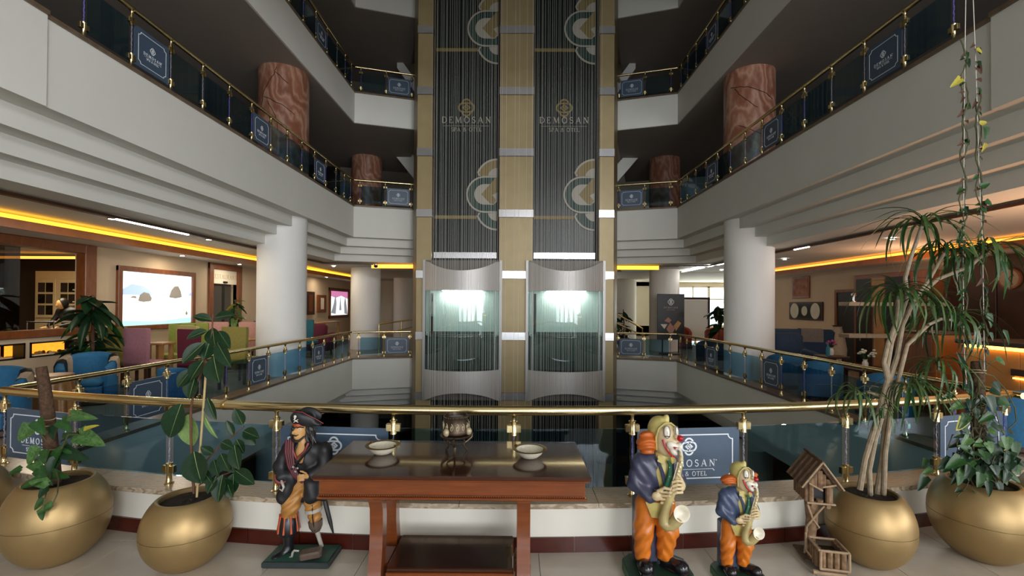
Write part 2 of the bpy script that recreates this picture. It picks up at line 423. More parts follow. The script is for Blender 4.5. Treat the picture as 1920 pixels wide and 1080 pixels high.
# ------------------------------------------------------------------ the building
XF, YB = 4.40, 12.35                                   # atrium faces
PL = [(-XF, -9.0), (-XF, YB), (-2.80, 12.83)]          # left side of the void, travelling away: outside is on the left
PR = [(2.80, 12.83), (XF, YB), (XF, -9.0)]             # right side, travelling back
RC, YC0, XC0 = 14.45, 3.30 + 14.45, -.27                            # the front parapet is an arc
def arc_y(x, off=0.): return YC0 - math.sqrt((RC - off) ** 2 - (x - XC0) ** 2)   # off > 0 : further into the void
def arc_band(mb, y_out, y_in, z0, z1, x0, x1, n=24):
    """curved band following the front arc; offsets measured from the handrail line, negative = towards the camera"""
    xs = [x0 + (x1 - x0) * i / n for i in range(n + 1)]
    v = []
    for x in xs: v += [(x, arc_y(x, y_out), z0), (x, arc_y(x, y_in), z0), (x, arc_y(x, y_in), z1), (x, arc_y(x, y_out), z1)]
    f = [(i * 4 + q, i * 4 + (q + 1) % 4, i * 4 + 4 + (q + 1) % 4, i * 4 + 4 + q) for i in range(n) for q in range(4)]
    f += [(3, 2, 1, 0), tuple(n * 4 + q for q in range(4))]
    return mb.add(v, f)

# front walkway: floor base and its tiles
fl = MB(); fl.box(-9, 9, -9.1, 4.9, -.6, -.012)
# cut the void out of the slab: the floor only reaches the parapet
fl = MB(); n = 40
v = []
for i in range(n + 1):
    x = -9 + 18 * i / n; y = arc_y(max(-4.6, min(4.6, x)), -.03)
    v += [(x, -9.1, -.6), (x, y, -.6), (x, y, -.012), (x, -9.1, -.012)]
fl.add(v, [(i * 4 + q, i * 4 + (q + 1) % 4, i * 4 + 4 + (q + 1) % 4, i * 4 + 4 + q) for i in range(n) for q in range(4)] + [(3, 2, 1, 0), tuple(n * 4 + q for q in range(4))])
floor = S('floor', fl, 'grout', 'front walkway floor of large polished beige tiles')
TS = .60; me = None
for i in range(-9, 9):
    for j in range(0, 6):
        x, y = i * TS + .18, .95 + j * TS
        y1 = y + TS - .004
        if x < -4.9 or x > 4.3: continue
        lim = min(arc_y(max(-4.5, min(4.5, xx)), -.055) for xx in (x, x + TS))
        if y > lim - .02: continue
        if y1 <= lim:
            if me is None: me = MB().rbox(0, TS - .004, 0, TS - .004, -.012, 0, .0015).mesh('floor_tile', 0)
            O('floor_tile', me, 'tile', floor, (x, y, 0))
        else:
            a, b = arc_y(max(-4.5, min(4.5, x)), -.055), arc_y(max(-4.5, min(4.5, x + TS)), -.055)
            O('floor_tile', MB().prism([(0, 0), (TS - .004, 0), (TS - .004, b - y), (0, a - y)], -.012, 0, 'z'), 'tile', floor, (x, y, 0), smooth=0)
# front parapet: white wall, marble cap slabs, dark red skirting tiles
wp = S('wall_parapet', arc_band(MB(), -.06, .14, -.6, .33, -4.75, 4.75), 'parapet_white', 'low white curved parapet wall under the front brass railing')
xs = [-4.75] + [-4.3 + .98 * k for k in range(10)]
xs = [x for x in xs if x < 4.7] + [4.75]
for a, b in zip(xs[:-1], xs[1:]): O('cap_slab', arc_band(MB(), -.115, .17, .325, .36, a + .002, b - .002, 6), 'cap_marble', wp)
xs = [-4.7 + .395 * k for k in range(25)]
for a, b in zip(xs[:-1], xs[1:]): O('skirting_tile', arc_band(MB(), -.075, -.055, 0, .105, a + .0025, b - .0025, 3), 'skirt_red', wp)

def level(z_cap, z_bot, depth, name, lab, path, stepped=False, y_start=None):
    d = depth; zf = z_cap - .2
    if stepped:
        prof = [(.24, z_bot - .22), (.24, z_cap - .04), (.26, z_cap - .04), (.26, zf), (d, zf), (d, z_bot - .63), (.72, z_bot - .60), (.72, z_bot - .41), (.48, z_bot - .41), (.48, z_bot - .22)]
    else:
        prof = [(0, z_bot), (0, z_cap - .04), (.25, z_cap - .04), (.25, zf), (d, zf), (d, z_bot)]
    return S(name, sweep(path, prof), 'plaster', lab, smooth=20)
def cap_strip(path, z, par):
    return S('stone_edge', sweep(path, [(-.025, z - .04), (-.025, z), (.26, z), (.26, z - .04)]), 'edge_stone', '', par, smooth=20)
DL, DR = 4.4, 5.6
PLn, PRn = [(-XF, 4.2), (-XF, YB), (-2.80, 12.83)], [(2.80, 12.83), (XF, YB), (XF, 4.2)]
for side, path, pn, d in (('left', PL, PLn, DL), ('right', PR, PRn, DR)):
    # main floor
    zb = -.575
    o = S('floor_' + side, sweep(path, [(0, zb), (0, .25), (d, .25), (d, -1.2), (.72, -1.2), (.72, zb - .42), (.48, zb - .42), (.48, zb - .21), (.24, zb - .21), (.24, zb)]), 'plaster',
          'white slab edge of the main level on the %s side of the atrium' % side, smooth=20)
    S('floor_finish', sweep(path, [(.27, .245), (.27, .254), (d, .254), (d, .245)]), 'lounge_floor', '', o)
    cap_strip(path, .285, o)
    # first balcony: stepped cornice, plain fascia board, cap, ceiling edge strip
    o = level(4.45, 3.58, d, 'ceiling_' + side, 'stepped white cornice and lounge ceiling below the %s first balcony' % side, path, True)
    S('fascia_board', sweep(pn, [(0, 3.58), (0, 4.41), (.24, 4.41), (.24, 3.58)]), 'plaster', '', o, smooth=20)
    near = [(-XF, -9.0), (-XF, 4.2)] if side == 'left' else [(XF, 4.2), (XF, -9.0)]
    S('fascia_board', sweep(near, [(-.025, 3.575), (-.025, 4.43), (.24, 4.43), (.24, 3.575)]), 'plaster', '', o, smooth=20)
    S('stone_edge', sweep(near, [(-.05, 4.43), (-.05, 4.47), (.26, 4.47), (.26, 4.43)]), 'edge_stone', '', o, smooth=20)
    cap_strip(pn, 4.45, o)
    S('carpet', sweep(path, [(.27, 4.249), (.27, 4.26), (d - .01, 4.26), (d - .01, 4.249)]), 'carpet', '', o)  # dark layer added on the corridor floor to cut light bouncing up
    ws = 1.15 if side == 'left' else 1.28
    S('wood_strip', sweep(path, [(ws, 2.925), (ws, 2.96), (ws + .09, 2.96), (ws + .09, 2.925)]), 'wood_dark', '', o, smooth=20)
    for k, (zc, zb, w) in enumerate(((7.56, 6.70, 'second'), (10.71, 9.88, 'third'), (13.9, 13.0, 'top'))):
        o = level(zc, zb, d, 'wall_%s_balcony_%d' % (side, k + 2), 'plain white fascia of the %s %s balcony' % (w, side), path)
        cap_strip(path, zc, o)
        S('ceiling_finish', sweep(path, [(.03, zb - .006), (.03, zb + .001), (d - .01, zb + .001), (d - .01, zb - .006)]), 'ceiling_shade', '', o)  # added darker layer standing in for shade under the balcony
        S('carpet', sweep(path, [(.27, zc - .201), (.27, zc - .19), (d - .01, zc - .19), (d - .01, zc - .201)]), 'carpet', '', o)
S('ceiling_atrium', MB().box(-10.2, 10.2, -9.2, 24, 14.0, 14.2), 'ceiling', 'flat ceiling high above the atrium')
# outer walls
def wall_with_holes(name, lab, x0, x1, y0, y1, z0, z1, holes, mtl):
    """wall slab thin in x (x0..x1) with holes (ya, yb, za, zb)"""
    mb = MB(); ys = sorted({y0, y1, *[h[0] for h in holes], *[h[1] for h in holes]})
    for a, b in zip(ys[:-1], ys[1:]):
        hs = sorted([h for h in holes if h[0] <= a + 1e-6 and h[1] >= b - 1e-6], key=lambda h: h[2]); z = z0
        for h in hs:
            if h[2] > z + 1e-6: mb.box(x0, x1, a, b, z, h[2])
            z = h[3]
        if z < z1 - 1e-6: mb.box(x0, x1, a, b, z, z1)
    return S(name, mb, mtl, lab, smooth=20)
XWL, XWR = -7.55, 9.0
wall_left = wall_with_holes('wall_left', 'tan lounge wall with framed opening, niches and restaurant door', XWL - .15, XWL, 2.0, 24, .25, 2.95,
    [(5.8, 7.98, .88, 1.12), (4.2, 7.92, 1.30, 2.6), (7.92, 7.98, 1.30, 1.31), (11.3, 12.3, .25, 2.62)], 'wall_tan')
S('wall_left_divider', MB().box(XWL - .15, XWL + .0, 6.98, 7.05, .88, 1.12), 'wall_tan', 'narrow tan pier between the two glowing niches')
for side, x in (('left', -8.9), ('right', 10.05)):
    S('wall_%s_upper' % side, MB().box(x - .1, x, -9.1, 24, 2.95, 14), 'wall_dark', 'dark brown corridor wall behind the upper %s balconies' % side)
    S('wall_%s_lower' % side, MB().box(x - .1, x, -9.1, 24, -4.2, .2), 'wall_dark', 'dark wall of the lower level on the %s' % side)
S('wall_right', MB().box(XWR, XWR + .15, 3.0, 17.2, .25, 2.95), 'wall_tan', 'tan lounge wall behind the reception on the right')
# back of the hall with its windows
bw = MB(); YW = 23.0
bw.box(-12, 4.4, YW, YW + .2, .25, 2.97); bw.box(-12, 12, YW, YW + .2, 2.95, 14); bw.box(-12, 12, YW, YW + .2, -4.2, .25)
bw.box(5.6, 8.2, YW, YW + .2, .25, 2.97); bw.box(4.4, 12, YW, YW + .2, .25, .75); bw.box(4.4, 12, YW, YW + .2, 2.75, 2.97)
bw.box(11.4, 12, YW, YW + .2, .25, 2.97)
S('wall_back', bw, 'wall_cream', 'cream back wall of the hall with bright windows')
for k, (a, b) in enumerate(((4.4, 5.6), (8.2, 9.8), (9.8, 11.4))):
    w = S('window_%d' % (k + 1), MB().box(a, b, YW + .08, YW + .1, .75, 2.75), 'clear_glass', 'bright far window %s' % ('beside the poster column', 'behind the white partition screen', 'furthest to the right behind the column')[k])
    fr = MB(); m = (a + b) / 2
    for x in (a + .03, m, b - .03): fr.box(x - .03, x + .03, YW + .04, YW + .14, .75, 2.75)
    for z in (.78, 2.1, 2.72): fr.box(a, b, YW + .04, YW + .14, z - .03, z + .03)
    O('window_frame', fr, 'wall_cream', w)
S('floor_back', MB().box(-12, 12, 12.85, 24, -.4, .252), 'lounge_floor', 'brown floor of the hall behind the lifts')
S('floor_restaurant', MB().box(-14, XWL - .15, 3, 14, .1, .25), 'lounge_floor', 'restaurant floor beyond the left wall')
S('ceiling_restaurant', MB().box(-14, XWL - .15, 3, 14, 2.95, 3.0), 'ceiling', 'restaurant ceiling beyond the left wall')
S('wall_restaurant', MB().box(-14, -7.7, 12.4, 12.5, .25, 2.95).box(-14, -13.9, 3, 12.4, .25, 2.95).box(-14, -7.7, 3, 3.1, .25, 2.95), 'wall_dark', 'dim brown restaurant walls beyond the left wall')
S('wall_right_end', MB().box(9.15, 12, 17.1, 17.2, .25, 2.95).box(11.9, 12, 17.2, 23, .25, 2.95), 'wall_cream', 'cream side wall at the far right of the hall')
S('ceiling_hall', MB().box(-12, 12, 16.2, 24, 2.95, 3.1), 'ceiling', 'pale ceiling of the hall behind the lifts')
S('floor_lower', MB().box(-10, 11, -9.1, 24, -4.2, -4.0), 'dark_floor', 'dark floor of the lower level')
S('wall_lower_front', MB().box(-9, 9, 3.9, 4.05, -4.0, -.6), 'wall_dark', 'wall of the lower level below the walkway')
# facade behind the camera with its big windows
fw_ = MB(); z0, z1 = WIN_Z; e = [-9.2] + [q for w in WINDOWS for q in w] + [9.2]
for a, b in zip(e[0::2], e[1::2]): fw_.box(a, b, -9.15, -9.0, -.6, UP_FILL[2])
for a, b in WINDOWS: fw_.box(a, b, -9.15, -9.0, -.6, z0).box(a, b, -9.15, -9.0, z1, UP_FILL[2])
fw_.box(-9.2, UP_FILL[0], -9.15, -9.0, UP_FILL[2], UP_FILL[3]).box(UP_FILL[1], 9.2, -9.15, -9.0, UP_FILL[2], UP_FILL[3]).box(-9.2, 9.2, -9.15, -9.0, UP_FILL[3], UP_FILL2[2]).box(9.2, 10.2, -9.15, -9.0, -4.2, 14).box(-9.2, 9.2, -9.15, -9.0, UP_FILL2[3], 14).box(-9.2, UP_FILL2[0], -9.15, -9.0, UP_FILL2[2], UP_FILL2[3]).box(UP_FILL2[1], 9.2, -9.15, -9.0, UP_FILL2[2], UP_FILL2[3])
S('wall_front', fw_, 'plaster', 'facade wall behind the viewer with tall windows')
for k, (a, b) in enumerate(WINDOWS):
    fr = MB()
    for x in (a + .03, (a + b) / 2, b - .03): fr.box(x - .03, x + .03, -9.14, -9.02, z0, z1)
    for z in (z0 + .03, 2.3, z1 - .03): fr.box(a, b, -9.14, -9.02, z - .03, z + .03)
    S('window_%d' % (k + 4), fr, 'wood_dark', 'dark frame of facade window %s' % 'one two three four'.split()[k])
S('ceiling_walkway_upper', MB().box(-4.3, 4.3, -9.0, 3.3, 6.7, 7.2), 'plaster', 'unseen slab added high above the front walkway to block light')  # added out of view to block upper fill light; vine cords hang from it
S('wall_left_near', MB().box(-9.0, -8.8, -9.1, 3.0, -.6, 2.95), 'wall_tan', 'tan wall beside the walkway on the left')
S('wall_right_near', MB().box(8.8, 8.95, -9.1, SIDE_FILL[0], -.6, 2.95).box(8.8, 8.95, SIDE_FILL[1], 3.0, -.6, 2.95).box(8.8, 8.95, SIDE_FILL[0], SIDE_FILL[1], -.6, SIDE_FILL[2]).box(8.8, 8.95, SIDE_FILL[0], SIDE_FILL[1], SIDE_FILL[3], 2.95), 'wall_tan', 'tan wall with an added light opening beside the walkway on the right')
# round columns
cols = [(-5.0, 9.75), (5.0, 9.75), (-5.05, 15.4), (5.05, 15.4), (-5.1, 21.0), (5.1, 21.0)]
cm = MB().lathe([(.485, .25), (.485, 3.75)], 48).mesh('column'); rm = MB().lathe([(.50, 4.25), (.50, 6.75)], 48).mesh('column_marble')
lm = MB().lathe([(.46, -4.0), (.46, -1.2)], 32).mesh('column_lower')
where = ['beside the left railing', 'beside the right railing', 'behind the left railing corner', 'behind the poster stand', 'far behind the lifts on the left', 'far behind the lifts on the right']
for (x, y), w in zip(cols, where):
    o = O('column_white', cm, 'column_white', loc=(x, y, 0)); o['kind'] = 'structure'; o['label'] = 'round white column ' + w; o['category'] = 'column'
    if y < 16:
        o = O('column_marble', rm, 'red_marble', loc=(x, y, 0)); o['kind'] = 'structure'; o['category'] = 'column'
        o['label'] = 'red marble clad round column on the first balcony, ' + ('nearer on the ' if y < 12 else 'farther on the ') + ('left' if x < 0 else 'right')
        if y < 12:                                     # dark cracks in the cladding
            def onc(a, z): return (.503 * math.sin(R(a)), -.503 * math.cos(R(a)), z)
            cr = [[(10, 6.6), (5, 6.45), (-22, 6.1), (-30, 5.8)], [(8, 6.5), (35, 6.3)], [(-10, 5.9), (10, 5.6), (14, 5.3)], [(-20, 6.0), (20, 5.85), (50, 5.7)]] if x < 0 else \
                 [[(-70, 6.35), (-30, 6.25), (10, 6.1), (30, 6.0)], [(-60, 6.3), (-40, 6.05), (-10, 5.8)], [(-50, 5.5), (-20, 5.35), (0, 5.25)]]
            for c in cr:
                P = [onc(c[0][0], c[0][1])]
                for (a0, za), (a1, zb) in zip(c[:-1], c[1:]):
                    for q in range(1, 6): P.append(onc(a0 + (a1 - a0) * q / 5 + random.uniform(-1, 1), za + (zb - za) * q / 5 + random.uniform(-.01, .01)))
                O('crack', MB().tube(P, .006, 5), 'crack', o)
    q = O('column_lower', lm, 'plaster', loc=(x, y, 0)); q['kind'] = 'structure'; q['category'] = 'column'; q['label'] = 'plain lower level column ' + w
# stairs seen behind the balconies
def stair(name, lab, a, b, w, mtl='plaster', t=.22):
    d = Vector(b) - Vector(a); mb = MB(); x0, y, z0 = a; x1, _, z1 = b
    mb.prism([(x0, z0), (x1, z1), (x1, z1 + t), (x0, z0 + t)], y, y + w, 'y')
    return S(name, mb, mtl, lab, smooth=20)
stair('trim_1', 'white sloping stair underside behind the left first balcony', (-4.0, 15.2, 6.7), (-2.3, 15.2, 4.6), 1.2, t=.8)
stair('trim_2', 'white sloping stair underside behind the right first balcony', (2.4, 15.2, 4.7), (4.1, 15.2, 6.7), 1.2, t=.6)
stair('trim_3', 'white sloping stair underside behind the left second balcony', (-4.0, 15.2, 9.7), (-2.4, 15.2, 7.5), 1.2, t=.45)
stair('trim_4', 'white sloping stair underside behind the right second balcony', (2.4, 15.2, 7.5), (4.0, 15.2, 9.7), 1.2, t=.45)
# ------------------------------------------------------------------ railings
# shared post meshes, modelled for a handrail 0.70 above the cap; x runs along the railing
def post_meshes():
    lo = [(.034, 0), (.034, .008), (.022, .014), (.022, .03), (.019, .035), (.019, .09), (.022, .095), (.022, .165), (.024, .168), (.024, .178), (.018, .18)]
    hi = [(.018, .50), (.024, .502), (.024, .51), (.022, .513), (.022, .60), (.026, .603), (.026, .612), (.014, .618), (.012, .645), (.020, .668), (.030, .678), (.030, .69)]
    g, u, gf, uf = MB().lathe(lo, 16), MB().lathe(hi, 16), MB().lathe(lo, 12), MB().lathe(hi, 12)
    gf.rbox(-.052, .052, -.016, .016, .10, .16, .003); uf.rbox(-.052, .052, -.016, .016, .525, .585, .003)
    t = MB().lathe([(.019, .175), (.019, .505)], 16)
    c = MB().rbox(.012, .052, -.017, .017, -.03, .03, .003)
    core = MB(); rnd = random.Random(3)
    P = [(rnd.uniform(-.003, .003), rnd.uniform(-.003, .003), .18 + k * .008) for k in range(41)]
    core.tube(P, [rnd.uniform(.003, .0075) for _ in P], 6)
    return [m.mesh(n, 35) for m, n in ((g, 'post'), (u, 'upper_fitting'), (gf, 'post'), (uf, 'upper_fitting'), (t, 'acrylic_tube'), (c, 'glass_clamp'), (core, 'bubble_core'))]
mat('bubble_blue', '6a68b8', .3); mat('bubble_grey', '8c8e98', .3)
PM = post_meshes()
GM = MB().box(-.5, .5, -.005, .005, 0, 1).mesh('glass_panel', 0)
SM = MB().box(-.5, .5, -.006, .006, 0, 1).mesh('sign_panel', 0)
# printed border with notched corners for a .76 x .44 sign
def border_mesh(w, h, t=.008):
    a, b, c = w / 2 - .055, h / 2 - .05, .035
    q = [(-a + c, -b), (a - c, -b)] + _arc(a, -b, c, c, 180, 90, 5) + [(a, b - c)] + _arc(a, b, c, c, 270, 180, 5) + [(-a + c, b)] + _arc(-a, b, c, c, 0, -90, 5) + [(-a, -b + c)] + _arc(-a, -b, c, c, 90, 0, 5)
    o = [q[0]]
    for p in q[1:]:
        if (Vector(p) - Vector(o[-1])).length > .004: o.append(p)
    return MB().strip(o[:-1] if (Vector(o[0]) - Vector(o[-1])).length < .004 else o, t, closed=True).mesh('border', 0)
def letter_mesh():
    mb = MB(); letters(mb, 'DEMOSAN', .052, 0, -.075, .3)
    mb.strip([(-.19, -.095), (.185, -.095)], .003); mb.strip([(.185, -.092), (.2, -.108)], .006)
    letters(mb, 'SPA & OTEL', .034, -.0, -.145, .12)
    mb.strip([(.215 + .004 * math.cos(k), -.03 + .004 * math.sin(k)) for k in (0, 1, 2, 3, 4, 5)], .002, closed=True)
    return mb.mesh('lettering', 0)
BM = {}
EM = emblem(MB(), .062, 0, .075).mesh('emblem', 0); LM = letter_mesh()
def sign(par, c, rz, w, h, sc=None):
    o = O('sign_panel', SM, 'sign_slate', par, c, (0, 0, rz), (w, 1, h), label='slate blue sign panel with white border, knot emblem and hotel lettering')
    k = (round(w, 2), round(h, 2))
    if k not in BM: BM[k] = border_mesh(*k, t=.008 if w > .7 else .007)
    s = sc or min(1., w / .80)
    inv = (1 / w, 1, 1 / h)
    O('border', BM[k], 'print_white', o, (0, -.0065, .5), (0, 0, 0), inv)
    O('emblem', EM, 'print_white', o, (0, -.0065, .5), (0, 0, 0), (s / w, 1, s / h))
    O('lettering', LM, 'print_white', o, (0, -.0065, .5), (0, 0, 0), (s / w, 1, s / h))
    return o
def railing(label, pts, z, signs, ends, flip=False, rail_h=.70, r=.028, group=None, blue=True, joints=(), rail_pts=None, front=False):
    """pts: post positions (x, y); signs: indices of panels that carry a sign; ends: extra handrail points before / after"""
    root = T('railing', label, 'railing', (pts[0][0], pts[0][1], z), 0, group); o0 = Vector((pts[0][0], pts[0][1], z))
    zs = rail_h / .70
    hp = [Vector((p[0], p[1], z + rail_h)) - o0 for p in (rail_pts or (list(ends[0]) + list(pts) + list(ends[1])))]
    O('handrail', MB().tube(hp, r, 16), 'brass', root)
    for jp in joints:
        jv = Vector((jp[0], jp[1], z + rail_h)) - o0; d = Vector((jp[2], jp[3], 0)).normalized()
        O('rail_joint', MB().tube([jv - d * .012, jv + d * .012], r + .0025, 16), 'brass_dull', root)
    n = len(pts); rnd = random.Random(n)
    for i, p in enumerate(pts):
        a, b = pts[max(i - 1, 0)], pts[min(i + 1, n - 1)]; ang = math.atan2(b[1] - a[1], b[0] - a[0])
        k = 0 if front else 2
        q = O('post', PM[k], 'brass', root, Vector((p[0], p[1], z)) - o0, (0, 0, ang), (1, 1, zs))
        O('upper_fitting', PM[k + 1], 'brass', q)
        O('acrylic_tube', PM[4], 'acrylic', q)
        O('bubble_core', PM[6], 'bubble_blue' if blue and rnd.random() < .4 else 'bubble_grey', q)
        if front:
            for zc in (.13, .555):
                for sx in (0, math.pi): O('glass_clamp', PM[5], 'brass', q, (0, 0, zc), (0, 0, sx))
    for i in range(n - 1):
        a, b = Vector((*pts[i], 0)), Vector((*pts[i + 1], 0)); m = (a + b) / 2; d = b - a; L = d.length; ang = math.atan2(d.y, d.x)
        if L > 1.5 or i in (): continue
        c = Vector((m.x, m.y, z + .075 * zs)) - o0
        if i in signs: sign(root, c, ang + (math.pi if flip else 0), L - .075, .47 * zs)
        else: O('glass_panel', GM, 'rail_glass', root, c, (0, 0, ang), (L - .075, 1, .475 * zs))
    return root
px_front = [5, 150, 328, 527, 740, 965, 1187, 1402, 1597, 1780, 1905]
fx = [-4.38, -3.56, -2.65, -1.762, -.876, .0, .866, 1.725, 2.60, 3.50, 4.33]
fp = [(x, arc_y(x)) for x in fx]
XR = XF + .04
def y_at(px): return XR * F_PX / abs(965 - px)
railing('curved brass railing with blue glass in front, behind the statues and table', fp, .36, {0, 3, 6, 9}, ([], []), rail_h=.625, r=.035, front=True,
        joints=[(-2.18, arc_y(-2.18), 1, -.16)], rail_pts=[(x, arc_y(x)) for x in [-4.41 + 8.80 * k / 30 for k in range(31)]])
yl = [4.62, 5.2, 5.8, 6.4, 7.0, 7.6, 8.2, 8.8, 9.4, 10.0, 10.6, 11.2, 11.75, 12.2]
sL = {1, 5, 9}
names = {.285: 'main level', 4.45: 'first balcony', 7.56: 'second balcony', 10.71: 'third balcony'}
for z in (.285, 4.45, 7.56, 10.71):
    yy = yl if z < 10 else yl[5:]
    sg = sL if z < 10 else {4}
    railing('brass and glass railing along the left side of the %s' % names[z], [(-XR, y) for y in yy], z, sg, ([(-XR, 4.0 if z < 1 else yy[0] - .6)], [(-XR, YB)]), flip=False)
    railing('brass and glass railing along the right side of the %s' % names[z], [(XR, y) for y in yy], z, sg, ([(XR, 4.0 if z < 1 else yy[0] - .6)], [(XR, YB)]), flip=True)
    if z < 10:
        def bl(t, s): return (s * (XR - .03 - (XR - 2.87) * t), YB + .06 + .46 * t)
        railing('short brass railing left of the lifts on the %s' % names[z], [bl(t, -1) for t in (.09, .50, .93)], z, {1}, ([bl(0, -1)], [bl(1, -1)]))
        railing('short brass railing right of the lifts on the %s' % names[z], [bl(t, 1) for t in (.95, .52, .1)], z, {0}, ([bl(1, 1)], [bl(0, 1)]))
# ------------------------------------------------------------------ lift tower
YT = 12.0
def tx(px, Y=YT): return (px - 965) / F_PX * Y
TZ0, TZ1 = -4.0, 13.0
bands = [9.05, 7.42, 5.79, 4.17, 2.55, .93, -.66, -2.3]
colsx = [(-2.60, -2.21), (-.42, .47), (2.22, 2.60)]
tower = T('lift_tower', 'tall gold panelled twin lift tower with two dark glazed shafts', 'lift tower', (0, YT, TZ0))
tl = Vector((0, YT, TZ0))
for a, b in colsx:
    zs = [TZ0] + sorted(bands) + [TZ1 + .2]
    for k in range(len(zs) - 1):
        z0, z1 = zs[k] + (.105 if k else 0), zs[k + 1] - .105
        O('gold_panel', MB().box(a, b, 0, .35, 0, z1 - z0 - .006), 'tower_gold', tower, (0, 0, z0 - TZ0))
    for zb in bands: O('silver_band', MB().box(a - .01, b + .01, -.02, .35, -.1, .1), 'band_silver', tower, (0, 0, zb - TZ0))
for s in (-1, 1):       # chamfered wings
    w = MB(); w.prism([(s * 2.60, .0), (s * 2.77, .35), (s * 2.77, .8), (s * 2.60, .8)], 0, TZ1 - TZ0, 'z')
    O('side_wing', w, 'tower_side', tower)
for a, b in ((-2.21, -.42), (.47, 2.22)):
    O('shaft_wall', MB().box(a, b, .36, .42, 0, TZ1 - TZ0), 'shaft_back', tower)
    e = b - .075
    O('shaft_gap', MB().box(b - .075, b, .30, .355, 0, TZ1 - TZ0), 'shaft_black', tower)
    O('shaft_gap', MB().box(a, a + .03, .30, .355, 0, TZ1 - TZ0), 'shaft_black', tower)
    # printed glass graphics
    for z in (4.13, 8.7):
        O('gold_bar', MB().box(a + .03, e - .55, .335, .345, -.045, .045), 'print_gold', tower, (0, 0, z - 0.0 - TZ0))
    for z in (4.75, 9.28):
        g = MB(); y = .33
        def poly(p, k, mi): g.prism(p, y - .003 * k, y, 'y', mi)
        cx, cz, rr = e - .34, 0, .50          # rr radius of the round left end; right side cut at the shaft edge
        def half(c, r, a0, a1, n=20): return _arc(c[0], c[1], r, r, a0, a1, n)
        poly([(e, rr)] + half((cx, 0), rr, 90, 270) + [(e, -rr)], 2, 0)                      # white outline
        poly([(e, rr - .045)] + half((cx, 0), rr - .045, 90, 270) + [(e, -rr + .045)], 3, 1)  # green
        poly([(e - .04, .28)] + half((cx - .0, 0), .28, 90, 270) + [(e - .1, -.28), (e, -.2), (e, .28)], 4, 0)    # pale core
        poly([(e, rr - .03), (e, .05), (e - .13, -.02), (e - .02, -.16), (e - .08, -.26), (e - .18, -.26), (e - .43, 0), (e - .05, rr - .06)], 5, 2)   # gold chevron
        poly([(e, .62 + .36)] + half((e, .40), .58, 90, 160, 12) + [(e - .5, .5), (e, .5)], 1, 0)   # upper lobe
        poly([(e, .62 + .31)] + half((e, .40), .53, 90, 160, 12) + [(e - .45, .5), (e, .5)], 1.5, 2)
        poly([(e, .72)] + half((e, .47), .25, 90, 170, 8) + [(e, .5)], 2.2, 0)
        poly([(e, -.98)] + half((e, -.40), .58, 270, 200, 12) + [(e - .5, -.5), (e, -.5)], 1, 0)    # lower lobe
        poly([(e, -.93)] + half((e, -.40), .53, 270, 200, 12) + [(e - .45, -.5), (e, -.5)], 1.5, 1)
        poly([(e, -.72)] + half((e, -.47), .25, 270, 190, 8) + [(e, -.5)], 2.2, 0)
        O('emblem_graphic', g, ['print_grey', 'print_green', 'print_gold'], tower, (0, 0, z - TZ0), smooth=0)
    lg = MB(); letters(lg, 'DEMOSAN', .17, 0, -.30, .3); lg.strip([(-.62, -.38), (.62, -.38)], .008); letters(lg, 'SPA & OTEL', .105, 0, -.53, .08)
    O('shaft_lettering', lg, 'print_grey', tower, ((a + b) / 2 - .03, .34, 7.0 - TZ0), smooth=0)
    kn = emblem(MB(), .23, 0, .12); O('shaft_emblem', kn, 'print_gold', tower, ((a + b) / 2 - .03, .34, 7.0 - TZ0), smooth=0)
    O('marble_ledge', MB().box(a + .03, e, .2, .35, 0, .16), 'band_silver', tower, (0, 0, 3.0 - TZ0))
